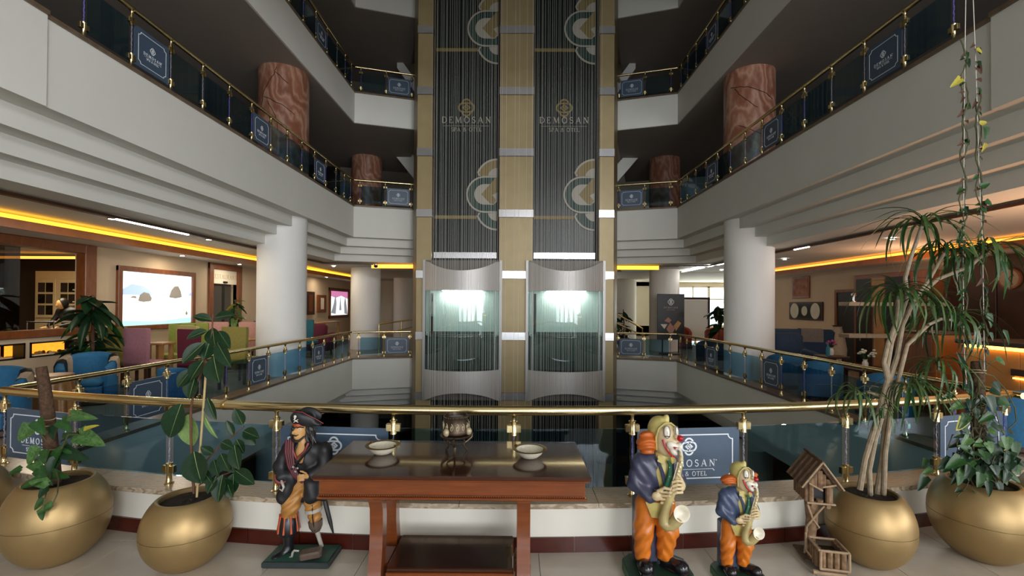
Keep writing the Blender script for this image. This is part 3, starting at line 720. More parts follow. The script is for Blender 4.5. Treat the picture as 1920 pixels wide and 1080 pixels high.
# the two panoramic cabs
mat('cab_white', 'e2ecea', .35); mat('cab_reflection_dark', '4c5856', .3)
def lift(label, cx):
    t = T('panoramic_lift', label, 'lift', (cx, YT - .05, -.75), 0, 'panoramic lift cabs')
    w = 1.02; sag = .42; rad = (w * w + sag * sag) / (2 * sag); a1 = math.asin(w / rad); zb = -.75; n = 24
    def P(u, off=0.):       # u -1..1 along the front arc
        a = a1 * u; return ((rad - off) * math.sin(a), -((rad - off) * math.cos(a) - (rad - sag)) - .02)
    def curved(z0f, z1f, off=0., u0=-1, u1=1, th=.02):
        mb = MB()
        def fn(i, j, o): 
            u = u0 + (u1 - u0) * i; x, y = P(u, o); a, b = z0f(u), z1f(u); return (x, y, a + (b - a) * j - zb)
        mb.grid(lambda i, j: fn(i, j, off), n, 1)
        mb.grid(lambda i, j: fn(1 - i, j, off + th), n, 1)
        return mb
    dip = lambda u: 2.88 - .26 * max(0, 1 - (u / .86) ** 2)
    rise = lambda u: -.74 + .25 * max(0, 1 - (u / .9) ** 2)
    O('top_drum', curved(lambda u: 2.12, dip), 'drum', t)
    O('bottom_drum', curved(rise, lambda u: .06), 'drum', t)
    O('front_glass', curved(lambda u: .06, lambda u: 2.12, .006, th=.006), 'lift_glass', t)
    for s in (-1, 1):
        O('side_frame', MB().box(min(s * .97, s * 1.04), max(s * .97, s * 1.04), -.06, .01, 0, 2.92 - zb), 'steel_brushed', t)
        x, y = P(s * .82, .01)
        O('corner_post', MB().box(x - .018, x + .018, y, y + .03, .06 - zb, 2.12 - zb), 'steel_brushed', t)
    O('back_panel', MB().box(-1.0, 1.0, -.012, .0, 2.12 - zb, 2.92 - zb), 'steel_dark', t); O('skirt_panel', MB().box(-1, 1, -.012, 0, 0, .06 - zb), 'steel_dark', t)
    O('upper_reflection', MB().box(-.98, .98, -.016, -.004, 1.05 - zb, 2.12 - zb), 'cab_white', t); O('lower_reflection', MB().box(-.98, .98, -.016, -.004, .06 - zb, 1.049 - zb), 'cab_reflection_dark', t)  # bright and dark halves imitate the window reflection in the cab glass
    for s in (-1, 1): O('side_light', MB().box(s * .90 - .05, s * .90 + .05, -.05, -.017, .95 - zb, 2.1 - zb), 'cab_white', t)
    ov = MB(); 
    fl_ = [P(-1 + 2 * i / n, .03) for i in range(n + 1)]
    O('cab_floor', MB().prism(fl_, .04 - zb, .06 - zb, 'z'), 'black', t)
    O('cab_ceiling', MB().prism(fl_, 2.12 - zb, 2.14 - zb, 'z'), 'steel_brushed', t)
    O('underside', MB().prism(fl_, -.42 - zb, -.40 - zb, 'z'), 'shaft_black', t)
    for z in (.93, .975): O('grab_rail', MB().tube([(*P(-.95 + 1.9 * i / n, .05), z - zb) for i in range(n + 1)], .012, 8), 'steel', t)
    O('control_panel', MB().rbox(-.83, -.76, -.04, -.016, .95 - zb, 2.05 - zb, .006), 'black', t)
    O('cab_lamp', MB().box(-.5, .5, -.26, -.1, 2.105 - zb, 2.118 - zb), 'lamp_white', t)
    return t
mat('lamp_white', (1, .97, .93), .5, emit=30.)
mat('lamp_warm', (1, .62, .22), .5, emit=7.)
mat('glow_amber', (1, .50, .06), .5, emit=5.)
lift('left glass panoramic lift cab in brushed steel', -1.37)
lift('right glass panoramic lift cab in brushed steel', 1.33)
# string curtains hanging in front of the shafts
SMs = MB().tube([(0, 0, 0), (0, 0, 16.9)], .0027, 5).mesh('strand')
rnd = random.Random(5)
for lab, a, b, k in (('left', -2.22, -.40, 36), ('right', .45, 2.26, 33), ('centre pillar between each', -.36, .42, 6)):
    t = T('string_curtain', 'curtain of fine silvery strings hanging before the %s lift shaft' % lab if k > 10 else 'few fine strings hanging before the gold pillar between the lift shafts', 'string curtain', ((a + b) / 2, YT - .62, TZ0)); c = (a + b) / 2
    x = a * (YT - .62) / YT; xe = b * (YT - .62) / YT
    for i in range(k):
        u = (i + rnd.uniform(-.35, .35)) / (k - 1)
        O('strand', SMs, 'strand', t, (x + (xe - x) * u - c, rnd.uniform(-.05, .05), 0))
    O('hanging_bar', MB().tube([(x - c, 0, 16.9), (xe - c, 0, 16.9)], .02, 8), 'steel', t)
# ------------------------------------------------------------------ gold pots
def pot(label, x, y, a, h):
    t = T('gold_planter', label, 'planter', (x, y, 0), 0, 'gold globe planters along the parapet')
    b = .6147 * h; zc = .894 * b
    r = lambda z: a * math.sqrt(max(0, 1 - ((z - zc) / b) ** 2))
    low = [(r(0) * .94, 0)] + [(r(zc * k / 12), zc * k / 12) for k in range(13)] + [(a - .006, zc)]
    up = [(a - .006, zc), (a - .001, zc + .002)] + [(r(zc + (h - zc) * k / 12), zc + (h - zc) * k / 12) for k in range(1, 13)]
    rr = up[-1][0]; up += [(rr - .012, h + .004), (rr - .022, h - .002), (rr - .02, h - .03), (rr - .005, h - .10)]
    O('lower_shell', MB().lathe(low, 56), 'gold_paint', t, smooth=60); O('upper_shell', MB().lathe(up, 56, caps=False), 'gold_paint', t, smooth=60)
    so = MB(); rnd = random.Random(int(x * 100)); n = 18
    so.grid(lambda i, j: ((rr - .012 + .0) * j * math.cos(2 * math.pi * i), (rr - .012) * j * math.sin(2 * math.pi * i), h - .022 + rnd.uniform(-.008, .008) - .01 * j), n, 5)
    O('soil', so, 'soil', t); return t
POT = [(-3.114, 3.105, .288, .537), (-2.190, 3.058, .264, .451), (2.458, 3.17, .258, .477), (3.313, 3.25, .296, .527)]
for p, l in zip(POT, ('large gold globe planter with a moss pole plant, beside the left edge', 'gold globe planter holding the rubber plant, left of the pirate statue',
                      'gold globe planter with the narrow-leaved cane plant, beside the birdhouse', 'large gold globe planter overflowing with heart-shaped leaves at the right edge')): pot(l, *p)
t = pot('gold planter mostly out of frame at the far left edge', -4.05, 3.35, .25, .50)
pot('gold planter mostly out of frame at the far right edge', 4.12, 3.45, .25, .50)
# ------------------------------------------------------------------ plants
def leaf_mesh(kind, name='leaf'):
    """unit length along +x, face up +z"""
    mb = MB(); nu, nv = 4, 8
    def w(t):
        if kind == 'rubber': return .5 * (math.sin(math.pi * min(1, t * .97 + .015)) ** .75) * (1 - .12 * t)
        if kind == 'heart': return .5 * (1.0 * (1 - t) ** .62 * min(1, (t * 7) ** .5 + .25))
        return .5 * math.sin(math.pi * (t * .96 + .02)) ** .8
    dr = {'rubber': .22, 'heart': .35, 'long': .3}[kind]; fo = {'rubber': .18, 'heart': .22, 'long': .15}[kind]
    def fn(i, j):
        s = i * 2 - 1; t = j; back = -.14 * abs(s) * (1 - t) ** 3 if kind == 'heart' else 0
        return (t + back, s * w(t), abs(s) * w(t) * fo * 2 - dr * t * t * .5 - .1 * (s * w(t)) ** 2)
    mb.grid(fn, nu, nv); return mb.mesh(name, 80)
LF = {k: leaf_mesh(k) for k in ('rubber', 'heart', 'long')}
RIB = MB().tube([(t / 6, 0, -.22 * (t / 6) ** 2 * .5 + .012) for t in range(7)], [.012 * (1 - t / 8) for t in range(7)], 4).mesh('midrib')
def basis(b, tip, nrm):
    u = (tip - b); L = u.length; u.normalize(); v = nrm.cross(u)
    v = v.normalized() if v.length > 1e-4 else u.orthogonal().normalized(); w = u.cross(v)
    return Matrix((u, v, w)).transposed().to_4x4(), L
def leaf(par, root, b, tip, width, kind, m, nrm=(0, -.85, .5), rib=False):
    B, L = basis(Vector(b), Vector(tip), Vector(nrm)); 
    o = O('leaf', LF[kind], m, par); o.matrix_basis = Matrix.Translation(Vector(b) - root) @ B @ Matrix.Diagonal((L, width, L * .8, 1))
    if rib: O('midrib', RIB, 'midrib', o)
    return o
# rubber plant
rp = Vector((POT[1][0], POT[1][1], POT[1][3] - .06)); YR = POT[1][1]
rub = T('rubber_plant', 'tall rubber plant with broad glossy dark leaves tied to a cane', 'plant', rp)
def RP(px, py, d=0.): return at(px, py, YR + d)
O('stem', MB().tube([RP(*p) - rp for p in ((364, 925), (360, 880), (358, 820), (358, 765), (366, 725), (381, 690), (392, 655), (398, 620), (399, 590))], [.009, .009, .008, .008, .007, .006, .005, .005, .004], 8), 'stem_brown', rub)
O('cane', MB().tube([RP(369, 932, -.02) - rp, RP(377, 820, -.02) - rp, RP(386, 700, -.02) - rp], .007, 8), 'cane', rub)
O('branch', MB().tube([RP(*p) - rp for p in ((362, 905), (380, 872), (410, 838), (440, 815), (458, 798))], [.007, .006, .005, .004, .003], 6), 'stem_brown', rub)
O('branch', MB().tube([RP(*p) - rp for p in ((364, 915), (390, 900), (420, 890), (442, 882))], [.006, .005, .004, .003], 6), 'stem_brown', rub)
RL = [(397, 600, 362, 592, 15), (404, 596, 438, 589, 16), (389, 620, 349, 634, 16), (399, 615, 401, 648, 29), (410, 621, 430, 652, 17), (383, 643, 340, 680, 22), (393, 641, 381, 674, 27),
      (408, 643, 430, 687, 22), (401, 668, 408, 717, 38), (381, 676, 354, 713, 26), (360, 693, 331, 726, 20), (366, 707, 352, 748, 26), (340, 757, 315, 822, 34), (389, 746, 403, 788, 18), (364, 847, 374, 907, 46),
      (455, 796, 440, 767, 18), (438, 816, 424, 789, 14), (457, 808, 484, 820, 19), (457, 810, 478, 834, 18), (416, 829, 436, 840, 16), (399, 851, 377, 838, 14), (444, 824, 456, 850, 20), (440, 835, 446, 880, 24),
      (414, 851, 428, 883, 20), (401, 862, 408, 892, 16), (430, 862, 438, 886, 18), (441, 882, 475, 907, 22), (438, 888, 436, 925, 24), (418, 890, 406, 942, 24), (424, 897, 434, 934, 20), (406, 893, 387, 925, 18), (380, 880, 396, 908, 18)]
rnd = random.Random(11)
for i, (a, b, c, d, w) in enumerate(RL):
    dd = rnd.uniform(-.05, .03); nn = (rnd.uniform(-.35, .35), -.9, rnd.uniform(.2, .7))
    leaf(rub, rp, RP(a, b, dd * .3), RP(c, d, dd - .03), w * 1.3 * YR / F_PX, 'rubber', 'leaf_dark', nn, rib=True)
for (a, b, c, d, w) in ((354, 777, 358, 838, 40), (381, 771, 406, 823, 10)): leaf(rub, rp, RP(a, b, .04), RP(c, d, .05), w * YR / F_PX, 'rubber', 'leaf_pale', (.1, -1, .1), True)
# moss pole plant on the left
pp = Vector((POT[0][0], POT[0][1], POT[0][3] - .06)); YP = POT[0][1]
poth = T('pothos_plant', 'variegated heart-leaved climber on a leaning moss pole, in the large planter at the left edge', 'plant', pp)
def PP(px, py, d=0.): return at(px, py, YP + d)
O('moss_pole', MB().tube([PP(*p) - pp for p in ((104, 925), (98, 860), (92, 800), (87, 750), (81, 710), (77, 688))], [.040, .040, .039, .036, .032, .030], 14), 'moss_pole', poth)
for q in (785, 796, 840):
    cpt = PP(90 + (q - 785) * .12, q) - pp
    O('twine', MB().tube([cpt + Vector((.043 * math.cos(k * .524), .043 * math.sin(k * .524), .004 * math.sin(k))) for k in range(13)], .003, 5), 'twine', poth)
PLV = [(136, 779, 178, 784, 22), (150, 815, 193, 834, 34), (125, 845, 163, 862, 28), (60, 800, 30, 828, 32), (72, 840, 48, 874, 26), (98, 870, 114, 836, 30), (116, 788, 131, 808, 24), (104, 800, 96, 825, 24), (120, 822, 142, 812, 18),
       (118, 835, 132, 850, 18), (98, 888, 126, 895, 20), (78, 900, 34, 915, 18), (90, 905, 50, 905, 18), (82, 937, 62, 957, 16), (98, 948, 66, 962, 18), (80, 955, 78, 976, 14), (70, 790, 82, 815, 24), (88, 845, 80, 872, 26), (64, 868, 84, 890, 22),
       (104, 860, 92, 892, 26), (76, 880, 96, 910, 22), (88, 915, 70, 935, 18), (160, 808, 182, 796, 12), (40, 880, 12, 890, 16)]
for i, (a, b, c, d, w) in enumerate(PLV):
    dd = rnd.uniform(-.12, -.02); mm = rnd.choice(['leaf_mid', 'leaf_varieg', 'leaf_mid', 'leaf_dark']); 
    if (a, b) == (160, 808): mm = 'leaf_yellow'
    if b > 895: dd = -.26
    leaf(poth, pp, PP(a, b, dd), PP(c, d, dd - .03), w * 1.1 * YP / F_PX, 'heart', mm, (rnd.uniform(-.3, .3), -.9, rnd.uniform(.2, .8)))
for P in (((96, 850, -.03), (115, 842, -.1), (128, 815, -.1), (150, 815, -.1)), ((100, 860, -.04), (110, 900, -.15), (108, 925, -.25), (98, 948, -.28)), ((98, 880, -.04), (92, 905, -.2), (84, 935, -.28), (80, 955, -.29)), ((92, 800, -.03), (118, 790, -.08), (136, 779, -.1)), ((90, 830, -.03), (74, 812, -.07), (60, 800, -.1))):
    O('vine_stem', MB().tube([PP(*q) - pp for q in P], .004, 5), 'vine_stem', poth)
# narrow-leaved cane plant
dp = Vector((POT[2][0], POT[2][1], POT[2][3] - .06)); YD = POT[2][1]
dra = T('dracaena_plant', 'tall cane plant with drooping ribbon leaves, beside the birdhouse', 'plant', dp)
def DP(px, py, d=0.): return at(px, py, YD + d)
CANES = [([(1612, 918), (1622, 860), (1640, 800), (1655, 745), (1664, 712)], 5), ([(1632, 930), (1630, 880), (1642, 820), (1660, 760), (1666, 712)], 4.5), ([(1645, 928), (1655, 860), (1661, 790), (1668, 710), (1682, 668)], 5.5), ([(1657, 928), (1660, 850), (1672, 760), (1690, 690), (1701, 647), (1740, 609)], 4),
         ([(1664, 712), (1657, 679), (1666, 640), (1682, 600), (1684, 555)], 4), ([(1666, 712), (1663, 690), (1672, 640), (1690, 590), (1701, 556), (1697, 521), (1708, 482), (1728, 425)], 4), ([(1682, 668), (1692, 610), (1712, 565), (1757, 524), (1820, 498), (1845, 475)], 4), ([(1712, 565), (1745, 520), (1770, 475)], 3), ([(1740, 609), (1765, 598), (1785, 600)], 3), ([(1655, 745), (1630, 735), (1605, 740)], 3), ([(1668, 710), (1690, 715), (1706, 728)], 3)]
for i, (P, r) in enumerate(CANES):
    dd = (-.03, .0, .02, -.01)[i % 4]
    O('cane', MB().tube([DP(a, b, dd) - dp for a, b in P], [r * YD / F_PX * (1 - .25 * k / len(P)) for k in range(len(P))], 8), 'trunk', dra)
def blade_mesh(arch):
    """narrow ribbon leaf: unit length, rises then droops"""
    mb = MB(); n = 9; v = []; x = z = 0.; ang = R(62)
    for k in range(n + 1):
        t = k / n; w = .021 * (math.sin(math.pi * (t * .93 + .06)) ** .6)
        v += [(x, -w, z + w * .4), (x, 0, z), (x, w, z + w * .4)]
        ang -= arch * 2.1 * (1 - t) ** 1.1 / n; x += math.cos(ang) / n; z += math.sin(ang) / n
    f = [(3 * k + q, 3 * k + q + 1, 3 * k + 4 + q, 3 * k + 3 + q) for k in range(n) for q in (0, 1)]
    return mb.add(v, f).mesh('blade', 90)
BL = [blade_mesh(R(a)) for a in (75, 105, 125, 142, 155)]
CR = [(1728, 418, .42, 34, 0), (1772, 468, .42, 32, .05), (1848, 468, .44, 36, -.03), (1683, 548, .44, 40, -.08), (1785, 590, .44, 34, .04), (1604, 735, .30, 24, -.05), (1706, 722, .38, 34, -.08), (1760, 680, .36, 26, .02), (1655, 770, .22, 14, -.12), (1740, 560, .34, 20, -.05)]
for px, py, L, n, d in CR:
    c = DP(px, py, d) - dp
    for k in range(n):
        s = L * rnd.uniform(.75, 1.15)
        o = O('blade', BL[min(4, int(abs(rnd.gauss(2.6, 1.3))))], rnd.choice(['blade', 'blade', 'leaf_mid']), dra)
        o.location = c + Vector((rnd.uniform(-.012, .012), rnd.uniform(-.012, .012), rnd.uniform(-.04, .03))); o.rotation_euler = (rnd.uniform(-.2, .2), rnd.uniform(-.25, .35), k * 2.4 + rnd.uniform(-.2, .2)); o.scale = (s, s * rnd.uniform(.8, 1.2), s)
    O('crown_core', MB().tube([c + Vector((0, 0, -.05)), c + Vector((0, 0, .02))], [.012, .006], 6), 'blade', dra)
# heart-leaved climber on the right with its pole
qp = Vector((POT[3][0], POT[3][1], POT[3][3] - .06)); YQ = POT[3][1]
cl = T('climbing_pothos', 'leafy climber around a thick moss pole spilling over the large planter at the right edge', 'plant', qp)
def QP(px, py, d=0.): return at(px, py, YQ + d)
O('moss_pole', MB().tube([QP(*p) - qp for p in ((1834, 905), (1835, 840), (1834, 760), (1833, 700), (1832, 678))], [.042, .042, .040, .038, .034], 14), 'moss_pole', cl)
for q in (693, 698): 
    cpt = QP(1833, q) - qp; O('twine', MB().tube([cpt + Vector((.043 * math.cos(k * .524), .043 * math.sin(k * .524), .003 * math.sin(k))) for k in range(13)], .003, 5), 'twine', cl)
QL = [(1828, 756, 1832, 788, 24), (1850, 745, 1868, 778, 30), (1862, 746, 1872, 762, 20), (1842, 775, 1846, 793, 12), (1810, 778, 1800, 805, 22), (1800, 830, 1780, 838, 18), (1870, 800, 1888, 815, 18), (1900, 830, 1906, 858, 24), (1886, 820, 1890, 845, 22), (1902, 875, 1915, 892, 20), (1890, 890, 1916, 905, 20), (1870, 905, 1880, 930, 18), (1852, 905, 1856, 932, 14), (1735, 895, 1722, 920, 18), (1745, 880, 1728, 890, 14), (1736, 862, 1730, 878, 12), (1800, 918, 1792, 922, 12), (1825, 920, 1830, 925, 10), (1868, 672, 1886, 684, 16), (1804, 690, 1798, 660, 18), (1812, 700, 1822, 720, 16), (1800, 860, 1775, 878, 26), (1815, 865, 1830, 900, 40), (1840, 872, 1862, 900, 40), (1860, 840, 1885, 858, 30), (1820, 850, 1800, 835, 24), (1850, 830, 1862, 850, 24), (1780, 862, 1760, 880, 22), (1865, 865, 1890, 890, 30), (1880, 850, 1905, 868, 24)]
for k in range(95):
    a = rnd.uniform(0, 6.28); r = rnd.uniform(.2, 1); QL.append((1842 + 75 * r * math.cos(a), 868 + 30 * r * math.sin(a), 1842 + 85 * r * math.cos(a) + rnd.uniform(-10, 10), 886 + 34 * r * math.sin(a), rnd.uniform(14, 26)))
for k in range(34):
    a = 1836 + rnd.gauss(0, 30); b = rnd.uniform(715, 868); e = rnd.uniform(0, 6.28); QL.append((a, b, a + 20 * math.cos(e), b + 12 + 10 * math.sin(e), rnd.uniform(14, 24)))
for (a, b, c, d, w) in QL:
    dd = rnd.uniform(-.16, .02) - (.12 if b > 890 else 0)
    leaf(cl, qp, QP(a, b, dd), QP(c, d, dd - .03), w * .92 * YQ / F_PX, 'heart', rnd.choice(['leaf_mid', 'leaf_dark', 'leaf_dark', 'leaf_dark', 'leaf_varieg']), (rnd.uniform(-.5, .3), -.8, rnd.uniform(.2, .9)))
leaf(cl, qp, QP(1805, 785, -.1), QP(1796, 808, -.12), 24 * YQ / F_PX, 'heart', 'leaf_yellow', (.1, -1, .2))
for k in range(26):
    x0 = 1834 + rnd.uniform(-10, 10); y0 = rnd.uniform(700, 860); P = [(x0, y0, -.05)]
    for q in range(5): P.append((P[-1][0] + rnd.uniform(-24, 24), P[-1][1] + rnd.uniform(-12, 40), rnd.uniform(-.15, -.02)))
    O('vine_stem', MB().tube([QP(*p) - qp for p in P], .0035, 5), 'vine_stem', cl)
O('vine_stem', MB().tube([QP(*p, -.08) - qp for p in ((1845, 700), (1862, 705), (1885, 730), (1903, 765), (1906, 790), (1890, 805))], .004, 5), 'vine_stem', cl)
O('vine_stem', MB().tube([QP(*p, -.08) - qp for p in ((1848, 690), (1858, 680), (1868, 674))], .003, 5), 'vine_stem', cl)
# vines climbing two hanging cords
YV = 3.22
for lab, cord, kinds in (('left', [(1811, -20), (1809, 120), (1807, 330), (1806, 500), (1807, 640), (1812, 720)], 0), ('right', [(1824, -20), (1830, 130), (1836, 330), (1842, 450), (1844, 560), (1846, 700)], 1)):
    top = at(*cord[0], YV); top.z = 6.7
    v = T('hanging_vine', 'thin withering vine twined up the %s of two hanging cords above the planter' % lab, 'vine', top, 0, 'vines on hanging cords')
    def VP(px, py, d=0.): return at(px, py, YV + d) - top
    pts = [Vector((0, 0, 0))] + [VP(*p) for p in cord]
    O('cord', MB().tube(pts, .0028, 5), 'cord_white', v)
    def on(py):
        for (a, b), (c, d) in zip(cord[:-1], cord[1:]):
            if b <= py <= d: return a + (c - a) * (py - b) / (d - b)
        return cord[-1][0]
    for s in range(2):
        P = []; y = (74, 95)[s] + 90 * kinds; ph = rnd.uniform(0, 6)
        while y < 700:
            P.append(VP(on(y) + 5 * math.sin(y * .031 + ph) + 3 * math.sin(y * .083 + 2 * ph) + rnd.uniform(-1.5, 1.5), y, -.012 * math.cos(y * .05 + ph))); y += 9
        O('vine_stem', MB().tube(P, .005 if s == 0 else .004, 5), 'vine_stem', v)
    for k in range(44):
        y = rnd.uniform(80, 660); a = on(y); s = rnd.choice((-1, 1)); m = rnd.choice(['leaf_brown', 'leaf_brown', 'leaf_mid', 'leaf_dark'] if y < 330 else ['leaf_mid', 'leaf_dark', 'leaf_mid', 'leaf_brown'])
        L = rnd.uniform(9, 17)
        leaf(v, top, at(a + 3 * s, y, YV), at(a + s * L * .7, y + L * rnd.uniform(.2, 1), YV - .02), L * .7 * YV / F_PX, 'heart', m, (rnd.uniform(-.5, .5), -.8, rnd.uniform(-.2, .6)))
    spec = [(1800, 148, 1784, 162, 16), (1838, 348, 1846, 352, 10)] if not kinds else [(1831, 93, 1843, 99, 13), (1838, 232, 1852, 228, 12), (1846, 240, 1850, 262, 16), (1846, 270, 1842, 285, 8), (1832, 330, 1824, 336, 10), (1840, 350, 1858, 342, 14), (1848, 378, 1862, 384, 16), (1850, 590, 1862, 615, 18), (1855, 625, 1864, 640, 10), (1880, 622, 1896, 648, 12)]
    for (a, b, c, d, w) in spec: leaf(v, top, at(a, b, YV - .02), at(c, d, YV - .03), w * YV / F_PX, 'heart', 'leaf_yellow' if b < 290 and d != 262 else 'leaf_mid', (.1, -1, .3))
# ------------------------------------------------------------------ console table
TX0, TX1, TY0, TY1, TZT = -1.12, .43, 2.52, 3.185, .80
tb = T('console_table', 'long polished mahogany console table with curved legs and a lower shelf', 'table', ((TX0 + TX1) / 2, (TY0 + TY1) / 2, 0)); tc = Vector(tb.location)
def tbox(name, m, *b, bev=.004): 
    return O(name, MB().rbox(b[0] - tc.x, b[1] - tc.x, b[2] - tc.y, b[3] - tc.y, b[4], b[5], bev), m, tb, smooth=30)
tbox('table_top', 'wood_table_top', TX0, TX1, TY0, TY1, TZT - .022, TZT)
tbox('top_moulding', 'wood_table', TX0 + .006, TX1 - .006, TY0 + .006, TY1 - .006, TZT - .034, TZT - .0225)
tbox('apron', 'wood_table', TX0 + .03, TX1 - .03, TY0 + .03, TY1 - .03, TZT - .125, TZT - .0345)
tbox('lower_moulding', 'wood_table', TX0 + .02, TX1 - .02, TY0 + .02, TY1 - .02, TZT - .142, TZT - .1255)
bd = MB()
for k in range(int((TX1 - TX0 - .06) / .013)): bd.cbox((TX0 + .035 + k * .013 - tc.x, TY0 + .026 - tc.y, TZT - .117), (.008, .01, .008))
O('bead_trim', bd, 'wood_table', tb, kind='stuff')
lm_ = MB(); prof = [(0, .658), (0, .62), (.012, .60), (.03, .56), (.035, .45), (.025, .33), (.0, .22), (-.015, .14), (-.022, .10), (.06, .10), (.075, .14), (.09, .22), (.11, .35), (.115, .48), (.105, .58), (.115, .62), (.115, .658)]
lm_.prism(prof, -.038, .038, 'x')
lgm = lm_.mesh('leg', 30); ftm = MB().rbox(-.055, .055, -.035, .07, 0, .1, .008).mesh('foot', 20); scm = MB().tube([(-.041, .014, .645), (.041, .014, .645)], .024, 14).mesh('scroll')
for lx in (-.795, .06):
    for ly, fl in ((2.615, 1), (3.06, -1)):
        o = O('leg', lgm, 'wood_table', tb, (lx - tc.x, ly - tc.y, 0), (0, 0, 0 if fl > 0 else math.pi))
        O('scroll', scm, 'wood_table', o); O('foot', ftm, 'wood_table', o)
tbox('shelf', 'wood_table_top', -.735, 0.0, 2.645, 3.03, .20, .222)
tbox('shelf_rail', 'wood_table', -.738, .003, 2.635, 3.04, .11, .1995)
tbox('stretcher', 'wood_table', -.84, -.748, 2.74, 2.93, .10, .20); tbox('stretcher', 'wood_table', .012, .105, 2.74, 2.93, .10, .20)
# ------------------------------------------------------------------ bowls and bronze vessel on the table
mat('bowl_white', 'cfc9b4', .5, var=.25, scale=260, bump=.3); mat('bowl_rim', '6e5a32', .3, .6)
def bowl(label, x, y):
    t = T('ashtray_bowl', label, 'bowl', (x, y, TZT + .001), 0, 'white bowls on the console table')
    O('bowl_body', MB().lathe([(.035, 0), (.05, .004), (.075, .025), (.092, .052), (.085, .052), (.068, .028), (.04, .010), (.0001, .008)], 36), 'bowl_white', t)
    O('rim', MB().lathe([(.084, .051), (.092, .050), (.106, .053), (.108, .056), (.104, .057), (.084, .055)], 36, caps=False), 'bowl_rim', t)
    for a in (150, -20): O('rest_notch', MB().rbox(-.012, .012, -.006, .006, 0, .012, .003), 'bowl_rim', t, (.098 * math.cos(R(a)), .098 * math.sin(R(a)), .053), (0, 0, R(a)))
bowl('speckled white bowl with bronze rim, nearer the pirate statue', -.835, 2.90); bowl('speckled white bowl with bronze rim, nearer the clowns', .10, 2.85)
mat('bronze', '4a3d30', .4, .7, var=.3, scale=40); mat('bronze_pale', 'a89c7c', .5, .3); mat('water_pale', 'aab4b8', .2)
vs = T('bronze_vessel', 'ornate bronze pot with pale scrollwork on a three-legged stand', 'vessel', (-.372, 2.93, TZT + .001), 0, None, 1.15); vb = .105
O('pot_body', MB().lathe([(.055, .0), (.075, .008), (.078, .02), (.074, .03), (.07, .06), (.064, .088), (.066, .092), (.066, .106), (.060, .108), (.056, .098), (.054, .07), (.0001, .068)], 32), 'bronze', vs, (0, 0, vb))
O('liquid', MB().lathe([(.055, .09), (.0001, .091)], 24), 'water_pale', vs, (0, 0, vb))
for k in range(14):
    a = k * 2 * math.pi / 14; c = Vector((.072 * math.cos(a), .072 * math.sin(a), vb + .048))
    tu = Vector((-math.sin(a), math.cos(a), 0)); up = Vector((0, 0, 1)); P = [c + tu * (.011 * q / 10 * math.cos(q * .8)) + up * (.022 * (.35 + q / 16) * math.sin(q * .8)) for q in range(11)]
    O('scrollwork', MB().tube(P, .0026, 5), 'bronze_pale', vs)
for a in (-125, -20, 90): O('shell_boss', MB().ell((.078 * math.cos(R(a)), .078 * math.sin(R(a)), vb + .022), (.018, .018, .022), 10, 8), 'bronze_pale', vs)
for k in range(30): 
    a = k * 2 * math.pi / 30; 
rb = MB()
for k in range(30): rb.ell((.067 * math.cos(k * .2094), .067 * math.sin(k * .2094), vb + .098), .0055, 6, 4)
O('beaded_rim', rb, 'bronze', vs, kind='stuff')
O('stand_ring', MB().lathe([(.06, .092), (.085, .094), (.088, .1), (.085, .104), (.05, .104)], 28), 'bronze', vs)
O('lower_ring', MB().tube([(.05 * math.cos(k * .3927), .05 * math.sin(k * .3927), .06) for k in range(17)], .004, 6), 'bronze', vs)
for a in (-90, 30, 150):
    P = [(.085, .098), (.10, .095), (.098, .075), (.07, .055), (.048, .045), (.05, .028), (.064, .010), (.07, .005)]
    O('stand_leg', MB().tube([(r * math.cos(R(a)), r * math.sin(R(a)), z) for r, z in P], [.006, .007, .007, .007, .006, .006, .006, .007], 7), 'bronze', vs)
# ------------------------------------------------------------------ twig birdhouse
mat('bark', '7d6248', .85, var=.35, scale=30, bump=.6); mat('bark_dark', '54402e', .85, var=.35, scale=30, bump=.6); mat('twig', '9c8468', .8, var=.2, scale=30)
bh = T('birdhouse', 'rustic twig birdhouse on a branch post with a small planter box', 'birdhouse', (2.06, 3.10, 0), R(-12))
O('base_board', MB().rbox(-.09, .09, -.02, .19, .03, .045, .004).rbox(-.04, .12, -.13, -.02, .03, .045, .004) , 'bark_dark', bh, smooth=20)
for y in (-.11, .15):
    O('base_log', MB().tube([(-.075, y, .017), (.115, y, .017)], .015, 8), 'twig', bh)
O('post', MB().tube([(-.015, .08, .045), (-.02, .08, .15), (-.008, .08, .28), (-.015, .08, .42)], [.038, .034, .036, .042], 12), 'bark', bh)
for k, P in enumerate([((-.055, .03, .40), (-.02, .035, .30), (.025, .05, .24), (.02, .1, .2)), ((.05, .03, .40), (-.01, .03, .32), (-.05, .05, .24), (-.045, .08, .14), (-.06, .06, .05)), ((-.06, .04, .2), (-.075, .0, .10), (-.04, -.05, .06), (.02, -.1, .055))]):
    O('vine_twig', MB().tube(P, .007, 6), 'twig', bh)
HX0, HX1, HY0, HY1, HZ0, HZ1 = -.07, .07, -.02, .19, .435, .57
for x in (-.045, .045): O('floor_log', MB().tube([(x, -.045, .42), (x, .2, .42)], .014, 8), 'bark', bh)
def slat(x, y, z0, z1, r=.0175, m='bark', nm='bark_slat'): return O(nm, MB().tube([(x, y, z0), (x, y, z1)], r, 8), m, bh)
slat(-.052, HY0, HZ0, .60); slat(.052, HY0, HZ0, .60); slat(0, HY0, .53, .655, .02); slat(-.026, HY0 + .004, .54, .63, .016); slat(.026, HY0 + .004, .54, .63, .016); slat(0, HY0, HZ0, .458, .022)
for k in range(6):
    for x in (HX0, HX1): slat(x, HY0 + .018 + k * .036, HZ0, .585)
for k in range(4): slat(-.052 + k * .035, HY1, HZ0, .60)
